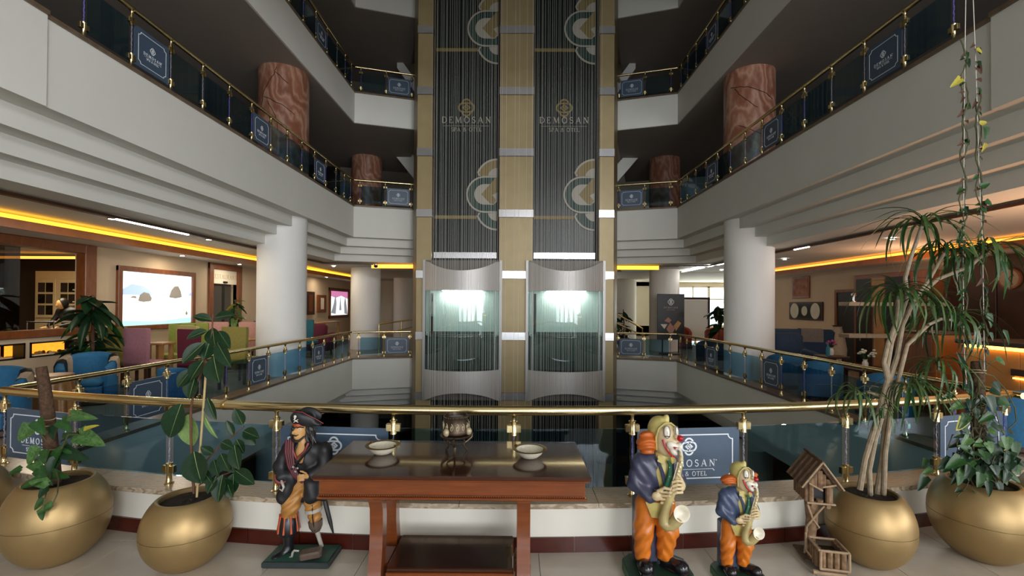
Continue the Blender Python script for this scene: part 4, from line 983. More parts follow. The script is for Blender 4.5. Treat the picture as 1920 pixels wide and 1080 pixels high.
O('dark_interior', MB().box(-.05, .05, HY0 + .02, HY1 - .02, HZ0, .56), 'black', bh)
for s in (-1, 1):
    for k in range(8):
        a = Vector((0, -.045 + k * .034, .705)); b = Vector((s * .115, -.045 + k * .034, .545))
        O('roof_slat', MB().tube([a, b], .018, 6), 'bark' if k % 2 else 'bark_dark', bh)
    O('gable_twig', MB().tube([(0, -.07, .722), (s * .125, -.07, .545)], .006, 6), 'twig', bh); O('gable_twig', MB().tube([(s * .08, -.065, .575), (0, -.068, .545 + .012 * s)], .006, 6), 'twig', bh)
O('ridge_twig', MB().tube([(0, -.075, .722), (0, .22, .722)], .010, 6), 'bark_dark', bh); O('sill_twig', MB().tube([(-.085, -.045, .438), (.085, -.045, .438)], .007, 6), 'twig', bh)
for x in (-.02, .02, .06, .1):       # planter box of short logs
    O('box_log', MB().tube([(x, -.115, .046), (x, -.115, .165)], .019, 8), 'bark', bh)
for y in (-.08, -.04, 0., .04):
    for x in (-.035, .115): O('box_log', MB().tube([(x, y, .046), (x, y, .165)], .019, 8), 'bark', bh)
for a, b in (((-.05, -.13, .168), (.13, -.13, .168)), ((-.05, .05, .168), (.13, .05, .168)), ((-.045, -.13, .17), (-.045, .05, .17)), ((.125, -.13, .17), (.125, .05, .17)), ((-.045, -.137, .055), (.13, -.137, .055)), ((-.04, -.137, .05), (-.04, -.137, .17)), ((.125, -.137, .05), (.125, -.137, .17))):
    O('box_twig', MB().tube([a, b], .008, 6), 'twig', bh)
O('box_inside', MB().box(-.02, .10, -.1, .03, .05, .13), 'black', bh)
# ------------------------------------------------------------------ painted statues
for n, c, r in (('cl_pants', 'c06a1e', .3), ('cl_jacket', '3a3c52', .35), ('cl_jacket_blue', '3c4a66', .35), ('cl_shirt', 'b8a862', .4), ('cl_cap', 'b5a866', .38), ('cl_skin', 'c4b088', .4), ('cl_hair', 'b55a1c', .4), ('cl_white', 'd8d2c4', .35),
                ('cl_red', 'a8141e', .2), ('cl_tie', '1e5a40', .35), ('cl_shoe', '16151a', .18), ('cl_base', '1f5a3a', .4), ('cl_base_top', '17392a', .45), ('cl_line', '2a2024', .5), ('sax_gold', 'aa9a68', .25), ('sax_pale', 'd8d0bc', .25),
                ('pi_coat', '18191c', .5), ('pi_skin', 'c0925a', .45), ('pi_hair', '1c1918', .4), ('pi_sash', '520f1a', .5), ('pi_trim', '7a2a24', .4), ('pi_trouser', 'a8763a', .4), ('pi_orange', 'b4502a', .4), ('pi_boot', '17181c', .3), ('pi_silver', 'a8a49c', .3), ('pi_peg', '5a4c42', .4), ('pi_base', '2a3434', .5), ('pi_green', '1f4a3c', .5), ('pi_band', 'a84a2a', .4), ('pi_bone', 'd8d4c8', .4)):
    mat(n, c, r, var=.12, scale=18, bump=.06)
class Fig:
    def __init__(s, root, Y): s.root, s.Y, s.o = root, Y, Vector(root.location)
    def p(s, px, py, d=0.): return tuple(at(px, py, s.Y) - s.o + Vector((0, d, 0)))
    def sdf(s, name, m, fn, h=.005, pad=None, parent=None, lo=None, hi=None):
        me = sdf(name, fn, lo, hi, h); return O(name, me, m, parent or s.root)
def caps(P, segs, k):
    return sunion([sd_cap(P, a, b, r1, r2) for a, b, r1, r2 in segs], k)
def hand(F, name, m, palm, pr, fingers, thumb, fr=.0085, k=.006):
    pts = [palm] + [q for f in fingers for q in f] + list(thumb)
    lo = [min(p[i] for p in pts) - .03 for i in range(3)]; hi = [max(p[i] for p in pts) + .03 for i in range(3)]
    def fn(P):
        d = sd_ell(P, palm, pr)
        for f in fingers:
            e = sunion([sd_cap(P, a, b, fr * 1.05, fr * .92) for a, b in zip(f[:-1], f[1:])], .004); d = smin(d, e, k)
        e = sunion([sd_cap(P, a, b, fr * 1.15, fr) for a, b in zip(thumb[:-1], thumb[1:])], .004)
        return smin(d, e, k)
    return O(name, sdf(name, fn, lo, hi, .0032), m, F.root)
def clown(label, loc, jacket, small):
    t = T('clown_statue', label, 'statue', loc, 0, 'saxophone clown statues'); F = Fig(t, loc[1]); F.o = Vector((.93, 2.96, 0)); F.Y = 2.96; p = F.p
    z0 = .07
    # base: octagonal plinth
    w, dp, c = .205, .15, .06; P8 = [(-w + c, -dp), (w - c, -dp), (w, -dp + c), (w, dp - c), (w - c, dp), (-w + c, dp), (-w, dp - c), (-w, -dp + c)]
    O('plinth', MB().prism(P8, 0, .062, 'z'), 'cl_base', t, smooth=0); O('plinth_top', MB().prism([(x * .985, y * .985) for x, y in P8], .062, .07, 'z'), 'cl_base_top', t, smooth=0)
    # trousers, one continuous pair with folds
    def pants(P):
        d = caps(P, [(p(1210, 950), p(1206, 990, -.01), .066, .062), (p(1206, 990, -.01), p(1204, 1038), .062, .05), (p(1246, 950), p(1250, 990, -.015), .070, .068), (p(1250, 990, -.015), p(1246, 1038), .068, .05)], .02)
        d = smin(d, sd_ell(P, p(1228, 938), (.118, .082, .065)), .03)
        return d + .0035 * np.sin(75 * P[..., 2] + 95 * np.abs(P[..., 0] - .02) + 40 * P[..., 1]) * np.clip((.45 - P[..., 2]) * 6, 0, 1)
    F.sdf('trousers', 'cl_pants', pants, .005, lo=(-.17, -.13, .07), hi=(.15, .12, .56))
    O('support_block', MB().rbox(-.135, .03, .02, .125, .07, .5, .02), jacket, t, smooth=30)
    # shoes
    def shoe(a, b, nm):
        def fn(P):
            d = smin(sd_cap(P, a, b, .040, .038), sd_ell(P, b, (.047, .047, .042)), .02); d = smin(d, sd_cap(P, a, (a[0], a[1] + .01, a[2] + .035), .036, .034), .02)
            return np.maximum(d, -(P[..., 2] - .083))
        lo = [min(a[i], b[i]) - .06 for i in range(3)]; hi = [max(a[i], b[i]) + .06 for i in range(3)]; hi[2] += .03
        o = O(nm, sdf(nm, fn, lo, hi, .005), 'cl_shoe', t)
        d = Vector(b) - Vector(a); ang = math.atan2(d.y, d.x); m = (Vector(a) + Vector(b)) / 2; L = d.length / 2
        O('sole', MB().rbox(-L - .035, L + .045, -.042, .042, .07, .086, .008), 'cl_shoe', t, (m.x, m.y, 0), (0, 0, ang), smooth=30)
    shoe((-.088, .0, .105), (-.094, -.085, .105), 'shoe'); shoe((.06, -.0, .105), (.128, -.075, .105), 'shoe')
    # shirt and waistcoat point
    F.sdf('shirt', 'cl_shirt', lambda P: smin(sd_ell(P, p(1238, 885, -.012), (.088, .078, .135)), sd_cap(P, p(1240, 850, -.01), p(1243, 842, -.01), .045, .04), .03), .006, lo=(-.12, -.12, .5), hi=(.16, .1, .86))
    O('waistcoat_point', MB().grid(lambda i, j: tuple(Vector(p(1203 + (42) * i + (12 - 24 * i) * j * .9, 930 + 28 * j, -.088 - .012 * math.sin(i * 3.14)))), 8, 6), 'cl_shirt', t)
    # jacket with sleeves, one mesh, open down the front
    def jack(P):
        d = sunion([sd_ell(P, p(1224, 888, .005), (.118, .085, .15)), sd_cap(P, p(1203, 864, .005), p(1256, 866, .005), .048, .046)], .04)
        cut = sd_ell(P, p(1243, 893, -.085), (.052, .06, .15), (0, R(-10), 0)); d = np.maximum(d, -cut)
        arms = caps(P, [(p(1199, 868), p(1190, 905, -.01), .050, .047), (p(1190, 905, -.01), p(1213, 922, -.075), .047, .040), (p(1262, 870), p(1273, 903, -.01), .046, .042), (p(1273, 903, -.01), p(1268, 900, -.07), .042, .036)], .02)
        d = smin(d, arms, .025)
        return d + .0025 * np.sin(60 * P[..., 2] + 90 * P[..., 0])
    F.sdf('jacket', jacket, jack, .005, lo=(-.2, -.15, .48), hi=(.21, .12, .83))
    for a, b, c in (((1226, 852, -.07), (1234, 880, -.098), (1238, 915, -.1)), ((1256, 856, -.07), (1254, 880, -.09), (1250, 915, -.1))):
        O('lapel', MB().tube([p(*a), p(*b), p(*c)], [.008, .013, .004], 6), jacket, t)
    for s, q in ((-1, (1236, 851)), (1, (1249, 851))): O('collar', MB().prism([(0, 0), (s * .03, .012), (s * .035, -.025), (0, -.04)], -.006, .006, 'y'), 'cl_shirt', t, p(q[0], q[1], -.075), (R(-25), 0, R(12 * s)), smooth=0)
    O('necktie', MB().tube([p(1244, 855, -.088), p(1247, 862, -.1), p(1245, 880, -.112), p(1239, 897, -.116), p(1231, 908, -.115)], [.008, .012, .018, .021, .004], 8), 'cl_tie', t)
    dots = MB(); rn = random.Random(2)
    for k in range(12): 
        u = rn.random(); dots.ell(p(1246 - 9 * u * u + rn.uniform(-3, 3), 862 + 40 * u, -.121 - .012 * u), .0022, 6, 4)
    O('tie_dots', dots, 'cl_white', t, kind='stuff')
    # head: face and cap
    F.sdf('head', 'cl_skin', lambda P: smin(sunion([sd_ell(P, p(1245, 817, -.016), (.073, .080, .098)), sd_ell(P, p(1246, 838, -.024), (.064, .068, .050)), sd_ell(P, p(1257, 828, -.045), (.04, .045, .034))], .03), sd_cap(P, p(1241, 846), p(1240, 856), .036, .036), .02), .005, lo=(-.06, -.13, .72), hi=(.18, .1, 1.04))
    F.sdf('skullcap', 'cl_cap', lambda P: smin(sd_ell(P, p(1238, 807, .018), (.074, .080, .090)), sd_ell(P, p(1249, 784, -.005), (.018, .018, .026)), .02), .005, lo=(-.06, -.1, .8), hi=(.16, .12, 1.08))
    ridge = [p(1226, 838, -.058), p(1224, 815, -.066), p(1229, 798, -.07), p(1240, 789, -.066), p(1252, 789, -.058), p(1262, 797, -.045)]
    O('cap_edge', MB().tube(ridge, .006, 6), 'cl_cap', t)
    for (x, y, d, w, hgt) in ((1242, 803, -.086, .020, .038), (1260, 803, -.078, .014, .034)):
        O('eye_patch', MB().ell((0, 0, 0), (w, .014, hgt), 14, 10), 'cl_white', t, p(x, y, d), (R(-8), 0, R(-8 if x < 1250 else 25)))
        O('eye_outline', MB().tube([(w * math.cos(k * .314), -.009, hgt * math.sin(k * .314)) for k in range(21)], .0017, 5), 'cl_line', t, p(x, y, d), (R(-8), 0, R(-8 if x < 1250 else 25)))
        O('eyelid_line', MB().tube([(-w * .85, -.012, -hgt * .72), (0, -.0155, -hgt * .62), (w * .85, -.012, -hgt * .72)], .0025, 5), 'cl_line', t, p(x, y, d), (R(-8), 0, R(-8 if x < 1250 else 25)))
        O('pupil', MB().tube([(0, -.0145, hgt * .15), (0, -.0145, -hgt * .35)], .0009, 4), 'cl_line', t, p(x, y, d), (R(-8), 0, R(-8 if x < 1250 else 25)))
    O('nose', MB().ell(p(1264, 813, -.108), .0205, 16, 12), 'cl_red', t)
    O('nose_bridge', MB().ell(p(1258, 811, -.082), (.018, .028, .014), 12, 8), 'cl_skin', t)
    F.sdf('muzzle', 'cl_white', lambda P: sunion([sd_ell(P, p(1250, 827, -.098), (.036, .022, .026), (0, R(25), 0)), sd_ell(P, p(1264, 829, -.092), (.022, .024, .025)), sd_ell(P, p(1254, 839, -.095), (.030, .022, .018), (0, R(30), 0))], .012), .004, lo=(.0, -.13, .76), hi=(.18, -.03, .94))
    O('red_mouth_line', MB().tube([p(1236, 817, -.085), p(1237, 825, -.096), p(1240, 834, -.106), p(1247, 843, -.112), p(1257, 848, -.108)], [.011, .007, .0055, .006, .003], 8), 'cl_red', t)
    O('lips', MB().ell((0, 0, 0), (.014, .008, .007), 10, 6), 'cl_red', t, p(1254, 829, -.124), (0, R(20), 0))
    # hair tufts
    def tuft(c, r, sx):
        return lambda P: (sd_ell(P, c, r) + .0055 * np.sin(150 * (P[..., 2] - c[2]) + 25 * (P[..., 0] - c[0]) ** 2 * 40))
    tufts = [((1212, 829, -.02), (.066, .055, .074), -1)] if not small else [((1208, 824, -.02), (.072, .045, .046), -1), ((1273, 818, .02), (.05, .04, .034), 1)]
    for q, r, sx in tufts:
        c = p(*q); O('hair_tuft', sdf('hair_tuft', tuft(c, r, sx), [c[i] - r[i] - .03 for i in range(3)], [c[i] + r[i] + .03 for i in range(3)], .004), 'cl_hair', t)
    # saxophone
    body = [(1262, 836, -.115), (1264, 843, -.125), (1262, 855, -.128), (1257, 875, -.132), (1250, 895, -.136), (1242, 915, -.14), (1235, 938, -.14), (1231, 952, -.142), (1231, 960, -.146), (1236, 965, -.15), (1243, 963, -.156), (1250, 954, -.164), (1255, 945, -.172)]
    O('saxophone', MB().tube([p(*q) for q in body], [.011, .014, .017, .020, .023, .026, .028, .031, .033, .034, .035, .037, .041], 14), 'sax_gold', t)
    O('sax_neck', MB().tube([p(1254, 830, -.126), p(1259, 829, -.132), p(1263, 834, -.13), p(1264, 843, -.126)], [.006, .008, .009, .011], 8), 'sax_pale', t)
    bell = MB().lathe([(.036, -.02), (.040, -.005), (.047, .004), (.050, .007), (.043, .005), (.026, -.012), (.0001, -.018)], 24)
    O('sax_bell', bell, 'sax_pale', t, p(1257, 937, -.195), (R(78), R(14), 0))
    for k in range(9):
        u = k / 8; a = Vector(p(1262 - 20 * u, 852 + 62 * u, -.15)); O('sax_key', MB().lathe([(.007, -.004), (.008, .0), (.006, .004)], 10), 'sax_pale', t, a, (R(80), 0, R(20)))
    O('key_rod', MB().tube([p(1256, 852, -.146), p(1237, 918, -.158)], .003, 5), 'sax_pale', t)
    # hands closed on the instrument
    hand(F, 'hand', 'cl_skin', p(1221, 916, -.118), (.033, .022, .028), [[p(1228, 907 + 6.5 * k, -.13), p(1240, 905 + 6.5 * k, -.158 + .004 * k), p(1247, 907 + 6.0 * k, -.150)] for k in range(4)], [p(1222, 906, -.125), p(1232, 898, -.145), p(1241, 899, -.158)])
    hand(F, 'hand', 'cl_skin', p(1264, 896, -.125), (.026, .024, .036), [[p(1263, 886 + 6.5 * k, -.148), p(1252, 883 + 7 * k, -.165), p(1245, 886 + 7 * k, -.160)] for k in range(4)], [p(1264, 885, -.135), p(1258, 876, -.15), p(1254, 872, -.156)])
    return t
clown('large painted clown statue playing a saxophone, in dark purple jacket and orange trousers', (.93, 2.96, 0), 'cl_jacket', False)
t = clown('small painted clown statue playing a saxophone, in blue jacket, beside the birdhouse', (1.445, 2.955, 0), 'cl_jacket_blue', True)
t.scale = (.72, .72, .72)
# ---------------- pirate
pl = T('pirate_statue', 'painted one-legged pirate statue with hook hand and black skull hat', 'statue', (-1.43, 3.13, 0)); F = Fig(pl, 3.13); p = F.p
O('plinth', MB().rbox(-.235, .215, -.125, .115, 0, .04, .008), 'pi_base', pl, smooth=0)
O('plinth_top', MB().grid(lambda i, j: (-.225 + .43 * i, -.115 + .22 * j, .043 + .012 * math.sin(i * 7) * math.sin(j * 3.14)), 12, 8), 'pi_green', pl)
O('broken_barrel', MB().rbox(-.07, .07, -.035, .035, -.025, .025, .01), 'pi_peg', pl, p(592, 1032, -.07)[:2] + (.075,), (R(12), R(-6), R(12)), smooth=20)
O('anchor_shank', MB().tube([(-.07, -.07, .05), (-.05, -.08, .06), (-.042, -.085, .09), (-.03, -.09, .105), (0, -.085, .10)], [.004, .007, .008, .007, .005], 6), 'pi_silver', pl)
# boot leg
F.sdf('boot', 'pi_boot', lambda P: np.maximum(sunion([sd_cap(P, p(541, 1000), p(541, 1028), .036, .03), sd_cap(P, p(541, 1030, .0), p(527, 1038, -.06), .03, .026), sd_ell(P, p(527, 1038, -.065), (.032, .04, .026))], .02), -(P[..., 2] - .045)), .005, lo=(-.2, -.13, .03), hi=(.0, .07, .25))
O('boot_cuff', MB().lathe([(.040, .0), (.064, .0), (.070, .015), (.064, .07), (.054, .13), (.044, .14)], 24, caps=False), 'pi_boot', pl, (Vector(p(541, 1000))), smooth=50)
for k in range(9):
    a = R(-180 + k * 40 - 70); c = Vector(p(541, 1000)); O('cuff_stripe', MB().tube([c + Vector((r * math.cos(a), r * math.sin(a), z)) for r, z in ((.069, .022), (.069, .03), (.064, .07), (.057, .11), (.053, .135))], [.008, .008, .005, .006, .009], 6), 'pi_orange', pl)
O('cuff_band', MB().lathe([(.048, .128), (.054, .13), (.052, .142), (.046, .142)], 24, caps=False), 'pi_orange', pl, Vector(p(541, 1000)))
def trous(P):
    d = caps(P, [(p(560, 915), p(548, 945, -.02), .046, .058), (p(548, 945, -.02), p(542, 966), .058, .05), (p(580, 915), p(588, 945, -.01), .044, .05), (p(588, 945, -.01), p(591, 972), .05, .040)], .015)
    d = smin(d, sd_ell(P, p(570, 905, .01), (.075, .045, .05)), .03)
    return d + .0035 * np.sin(110 * P[..., 2] - 80 * P[..., 0])
F.sdf('trousers', 'pi_trouser', trous, .005, lo=(-.17, -.1, .24), hi=(.16, .09, .60))
O('knee_band', MB().lathe([(.053, -.012), (.056, -.01), (.056, .012), (.053, .012)], 22, caps=False), 'pi_silver', pl, Vector(p(589, 954, -.008)), (0, R(-8), 0))
O('peg_cup', MB().lathe([(.014, -.055), (.030, -.04), (.044, -.012), (.047, .025), (.043, .03)], 22), 'pi_peg', pl, Vector(p(592, 983)), (0, R(-6), 0))
O('peg_leg', MB().tube([p(594, 993), p(598, 1008), p(602, 1026, .01)], [.018, .014, .014], 10), 'pi_silver', pl)
O('peg_strap', MB().tube([p(593, 940, -.06), p(593, 965, -.056), p(594, 990, -.035)], .004, 5), 'pi_boot', pl)
# coat: torso, sleeves and two skirts in one mesh
def coat(P):
    d = sunion([sd_ell(P, p(573, 862, .01), (.115, .078, .13)), sd_cap(P, p(545, 838, .01), p(606, 842, .01), .046, .046)], .04)
    d = smin(d, caps(P, [(p(541, 842), p(527, 872, -.01), .046, .042), (p(527, 872, -.01), p(535, 888, -.05), .042, .038), (p(609, 846), p(612, 872, -.01), .048, .046), (p(612, 872, -.01), p(592, 884, -.06), .044, .036)], .02), .02)
    tail = sunion([sd_cap(P, p(550, 890, -.02), p(537, 928, -.03), .05, .05), sd_cap(P, p(588, 890, -.03), p(590, 925, -.045), .052, .05), sd_cap(P, p(600, 895, .01), p(608, 925, .0), .045, .05), sd_cap(P, p(570, 895, .04), p(570, 930, .05), .06, .07)], .03)
    d = smin(d, tail, .03); cut = sd_ell(P, p(569, 842, -.075), (.035, .06, .085), (0, R(-6), 0)); d = np.maximum(d, -cut)
    return np.maximum(d, -(P[..., 2] - p(0, 937)[2])) + .002 * np.sin(70 * P[..., 0] + 50 * P[..., 2])
F.sdf('coat', 'pi_coat', coat, .005, lo=(-.2, -.13, .38), hi=(.24, .14, .86))
F.sdf('chest', 'pi_skin', lambda P: sunion([sd_ell(P, p(570, 850, -.005), (.055, .062, .08)), sd_cap(P, p(569, 830, -.005), p(568, 818, -.005), .032, .03)], .02), .005, lo=(-.08, -.1, .65), hi=(.12, .08, .9))
O('coat_trim', MB().tube([p(556, 826, -.055), p(559, 840, -.072), p(566, 853, -.078)], .008, 6), 'pi_trim', pl); O('coat_trim', MB().tube([p(585, 826, -.055), p(580, 840, -.072), p(566, 853, -.078)], .008, 6), 'pi_trim', pl)
for k in range(4):
    O('sash_fold', MB().tube([p(543 + 4.2 * k, 822 - k, -.045), p(546 + 4 * k, 842, -.075), p(552 + 3.5 * k, 865, -.085), p(563 + 2.6 * k, 884, -.09), p(578 + 1.8 * k, 897 - 2 * k, -.082)], [.010, .010, .009, .009, .006], 6), 'pi_sash', pl)
O('bandolier', MB().tube([p(590, 832, -.06), p(575, 852, -.085), p(558, 872, -.088)], .009, 6), 'pi_boot', pl)
for a, b in ((567, 874), (571, 868), (575, 880), (563, 866)): O('buckle', MB().cbox((0, 0, 0), (.012, .006, .010)), 'pi_silver', pl, p(a, b, -.10), (0, R(35), 0))
O('sleeve_cuff', MB().lathe([(.038, -.02), (.046, -.018), (.047, .012), (.038, .014)], 18, caps=False), 'pi_trim', pl, Vector(p(536, 889, -.055)), (R(40), R(35), 0))
O('hook', MB().tube([p(538, 893, -.075), p(543, 897, -.095), p(546, 903, -.1), p(543, 909, -.1), p(538, 906, -.1)], [.008, .009, .008, .007, .003], 8), 'pi_silver', pl)
hand(F, 'hand', 'pi_skin', p(586, 884, -.085), (.024, .018, .018), [[p(582, 880 + 3.2 * k, -.1), p(576, 880 + 3.2 * k, -.11), p(572, 882 + 3.2 * k, -.105)] for k in range(4)], [p(586, 878, -.095), p(581, 874, -.105), p(577, 873, -.106)], .0055, .004)
# head
F.sdf('head', 'pi_skin', lambda P: sunion([sd_ell(P, p(565, 804, -.012), (.042, .052, .058)), sd_ell(P, p(564, 815, -.025), (.034, .038, .034)), sd_ell(P, p(559, 806, -.066), (.009, .016, .014)), sd_cap(P, p(567, 815), p(568, 826), .03, .032)], .012), .004, lo=(-.07, -.12, .76), hi=(.09, .08, 1.0))
O('beard', MB().tube([p(553, 811, -.035), p(555, 819, -.055), p(561, 823, -.064), p(568, 822, -.058), p(576, 815, -.035)], [.006, .009, .011, .009, .006], 8), 'pi_hair', pl)
for s in (-1, 1): O('moustache', MB().tube([p(560, 811, -.071), p(560 + s * 4, 812, -.068), p(560 + s * 8, 810, -.058)], [.005, .005, .002], 6), 'pi_hair', pl)
O('eye_patch', MB().ell(p(556, 800, -.056), (.013, .009, .012), 12, 8), 'pi_hair', pl); O('patch_strap', MB().tube([p(553, 795, -.045), p(561, 798, -.066), p(570, 793, -.058)], .003, 5), 'pi_hair', pl)
O('eye', MB().ell(p(570, 801, -.057), (.009, .005, .005), 10, 6), 'pi_bone', pl); O('iris', MB().ell(p(570, 801, -.0615), .003, 8, 6), 'sign_slate', pl)
O('eyebrow', MB().tube([p(565, 798, -.064), p(570, 796, -.062), p(576, 798, -.05)], .004, 5), 'pi_hair', pl)
O('headband', MB().lathe([(.046, -.009), (.048, -.008), (.048, .008), (.046, .009)], 24, caps=False), 'pi_band', pl, Vector(p(565, 793, -.012)), scale=(.94, 1.15, 1))
for k, (a, b, c, e) in enumerate(((578, 796, 584, 812), (580, 800, 592, 822), (582, 798, 596, 828), (579, 806, 588, 826), (577, 810, 584, 828), (554, 800, 550, 816), (553, 806, 551, 820), (585, 802, 590, 834), (582, 812, 580, 830))):
    m = ((a + c) / 2 + (2 if k % 2 else -2), (b + e) / 2); O('hair_lock', MB().tube([p(a, b, -.01), p(m[0], m[1], -.025), p(c, e, -.03)], [.012, .013, .004], 7), 'pi_hair', pl)
F.sdf('hair', 'pi_hair', lambda P: sunion([sd_ell(P, p(571, 803, .02), (.046, .045, .058)), sd_ell(P, p(582, 815, .015), (.03, .03, .05))], .02), .005, lo=(-.06, -.06, .78), hi=(.13, .09, 1.0))
# three-cornered hat
def hat(P):
    return sunion([sd_ell(P, p(572, 787, .0), (.055, .06, .045)), sd_ell(P, p(565, 781, -.052), (.048, .022, .050), (R(12), 0, 0)), sd_ell(P, p(582, 785, -.046), (.062, .022, .040), (R(10), R(30), R(18))), sd_ell(P, p(597, 792, -.02), (.032, .03, .016), (0, R(24), 0)), sd_ell(P, p(576, 780, .055), (.080, .02, .048), (0, R(14), 0)), sd_ell(P, p(556, 780, .0), (.018, .055, .045))], .018)
F.sdf('hat', 'pi_coat', hat, .0045, lo=(-.08, -.12, .87), hi=(.17, .12, 1.06))
O('hat_trim', MB().tube([p(552, 772, -.022), p(558, 769, -.064), p(566, 767, -.073), p(577, 769, -.07), p(588, 776, -.062), p(596, 784, -.03), p(606, 794, .0)], .003, 6), 'pi_trim', pl)
O('skull', MB().ell(p(563.5, 776, -.0800), (.010, .004, .010), 12, 8).cbox(p(563.5, 779.5, -.0805), (.009, .005, .006)), 'pi_bone', pl)
for s in (-1, 1): O('crossbone', MB().tube([p(565.5 - 4 * s, 781, -.082), p(565.5 + 4 * s, 786, -.082)], [.0028, .0028], 6), 'pi_bone', pl)
for s in (-1, 1): O('eye_socket', MB().ell(p(563.5 + 1.4 * s, 776, -.0842), (.0022, .0015, .0022), 6, 4), 'pi_hair', pl)
O('scabbard', MB().tube([p(607, 926, .0), p(612, 950, .0), p(619, 980, .005), p(624, 1002, .01)], [.013, .016, .014, .005], 8), 'pi_boot', pl)
O('sword_hilt', MB().tube([p(608, 928, .0), p(602, 915, -.01), p(598, 908, -.02)], [.008, .010, .008], 8), 'pi_silver', pl)
# ------------------------------------------------------------------ lounge fittings
ZF = .255
mat('screen_white', (.95, 1, .98), .5, emit=1.15); mat('screen_blue', (.42, .55, .85), .5, emit=.9); mat('screen_rock', (.34, .30, .25), .5, emit=.35); mat('screen_aqua', (.45, .85, .85), .5, emit=.9); mat('screen_pink', (.75, .25, .5), .5, emit=.8); mat('screen_grey', (.35, .38, .42), .5, emit=.6)
def spot_lamp(par, loc, power, col, size=.12):
    d = bpy.data.lights.new('lamp_glow', 'AREA'); d.shape = 'DISK'; d.size = size; d.energy = power; d.color = col
    o = bpy.data.objects.new('lamp_glow', d); COL.objects.link(o); o.parent = par; o.location = loc; return o
DLM = MB().lathe([(.045, -.008), (.0001, -.008)], 16).mesh('lamp_disc'); DRM = MB().lathe([(.045, -.010), (.062, -.008), (.066, 0), (.045, 0)], 20, caps=False).mesh('trim_ring')
def downlight(lab, x, y, z, power=9.):
    t = T('downlight', lab, 'light', (x, y, z), 0, 'round ceiling downlights')
    O('trim_ring', DRM, 'steel', t); O('lamp_disc', DLM, 'lamp_white', t); spot_lamp(t, (0, 0, -.03), power, (1, .86, .66) if x < 0 else (1, .68, .42))
for k, (x, y, z) in enumerate(((-5.75, 6.45, 2.948), (-5.75, 8.5, 2.948), (-5.75, 12.3, 2.948), (-5.75, 14.4, 2.948), (-7.05, 9.6, 2.758), (-7.05, 11.6, 2.758), (-7.05, 15.2, 2.758), (-7.05, 17.0, 2.758))):
    downlight('small round downlight in the left lounge ceiling, %s' % ('nearest above the tub chairs', 'second above the dining chairs', 'just past the white column', 'farthest near the pictures', 'on the lower soffit by the picture screen', 'on the lower soffit by the restaurant door', 'on the lower soffit past the column', 'on the lower soffit by the far pictures')[k], x, y, z)
for k, (x, y, z) in enumerate(((6.6, 8.0, 2.948), (6.8, 11.5, 2.948), (6.8, 15.0, 2.948))):
    downlight('small round downlight in the right lounge ceiling, %s' % ('nearest', 'middle', 'farthest')[k], x, y, z, 6.)
def bar_light(lab, x, y0, y1, z=2.922):
    return tag(O('linear_light', MB().box(x - .02, x + .02, y0, y1, z - .008, z), 'lamp_white'), lab, 'light', 'slim ceiling light bars')
bar_light('slim white light bar in the wood ceiling strip above the tub chairs', -5.60, 6.35, 7.75)
bar_light('slim light bar above the far right lounge, longest piece', 5.73, 13.8, 15.6); bar_light('slim light bar right behind the right column', 5.73, 12.1, 12.9); bar_light('short slim light bar between the two longer right ones', 5.73, 13.2, 13.5)
bar_light('slim light bar just right of the right column', 5.73, 8.9, 9.35)
# coves with amber light
for side, xv, xw, y0, y1, m in (('left', -6.70, XWL, 3.0, 20.5, 'glow_left'), ('right', 8.2, XWR, 3.2, 16.8, 'glow_right')):
    if m == 'glow_left': mat(m, (1, .52, .03), .5, emit=2.6)
    else: mat(m, (1, .42, .06), .5, emit=2.0)
    s = 1 if xw > xv else -1
    S('trim_cove_%s' % side, MB().box(min(xv, xv + s * .03), max(xv, xv + s * .03), y0, y1, 2.74, 2.862), 'valance_wood', 'wooden cove valance along the %s lounge ceiling' % side)
    S('ceiling_soffit_%s' % side, MB().box(min(xv + s * .03, xw), max(xv + s * .03, xw), y0, y1, 2.76, 2.80), 'ceiling', 'lower soffit behind the %s cove' % side)
    tag(O('cove_light', MB().box(min(xv + s * .05, xv + s * .12), max(xv + s * .05, xv + s * .12), y0, y1, 2.80, 2.925), m), 'long amber light strip glowing in the %s lounge ceiling cove' % side, 'light')
mat('glow_back', (1, .55, .05), .5, emit=1.6)
for s, w in ((-1, 'left'), (1, 'right')):
    tag(O('cove_light', MB().box(min(s * 2.95, s * 4.3), max(s * 2.95, s * 4.3), 13.6, 13.64, 2.83, 2.948), 'glow_back' if s > 0 else 'glow_right'), 'amber light strip under the ceiling beam %s of the lift tower' % w, 'light')
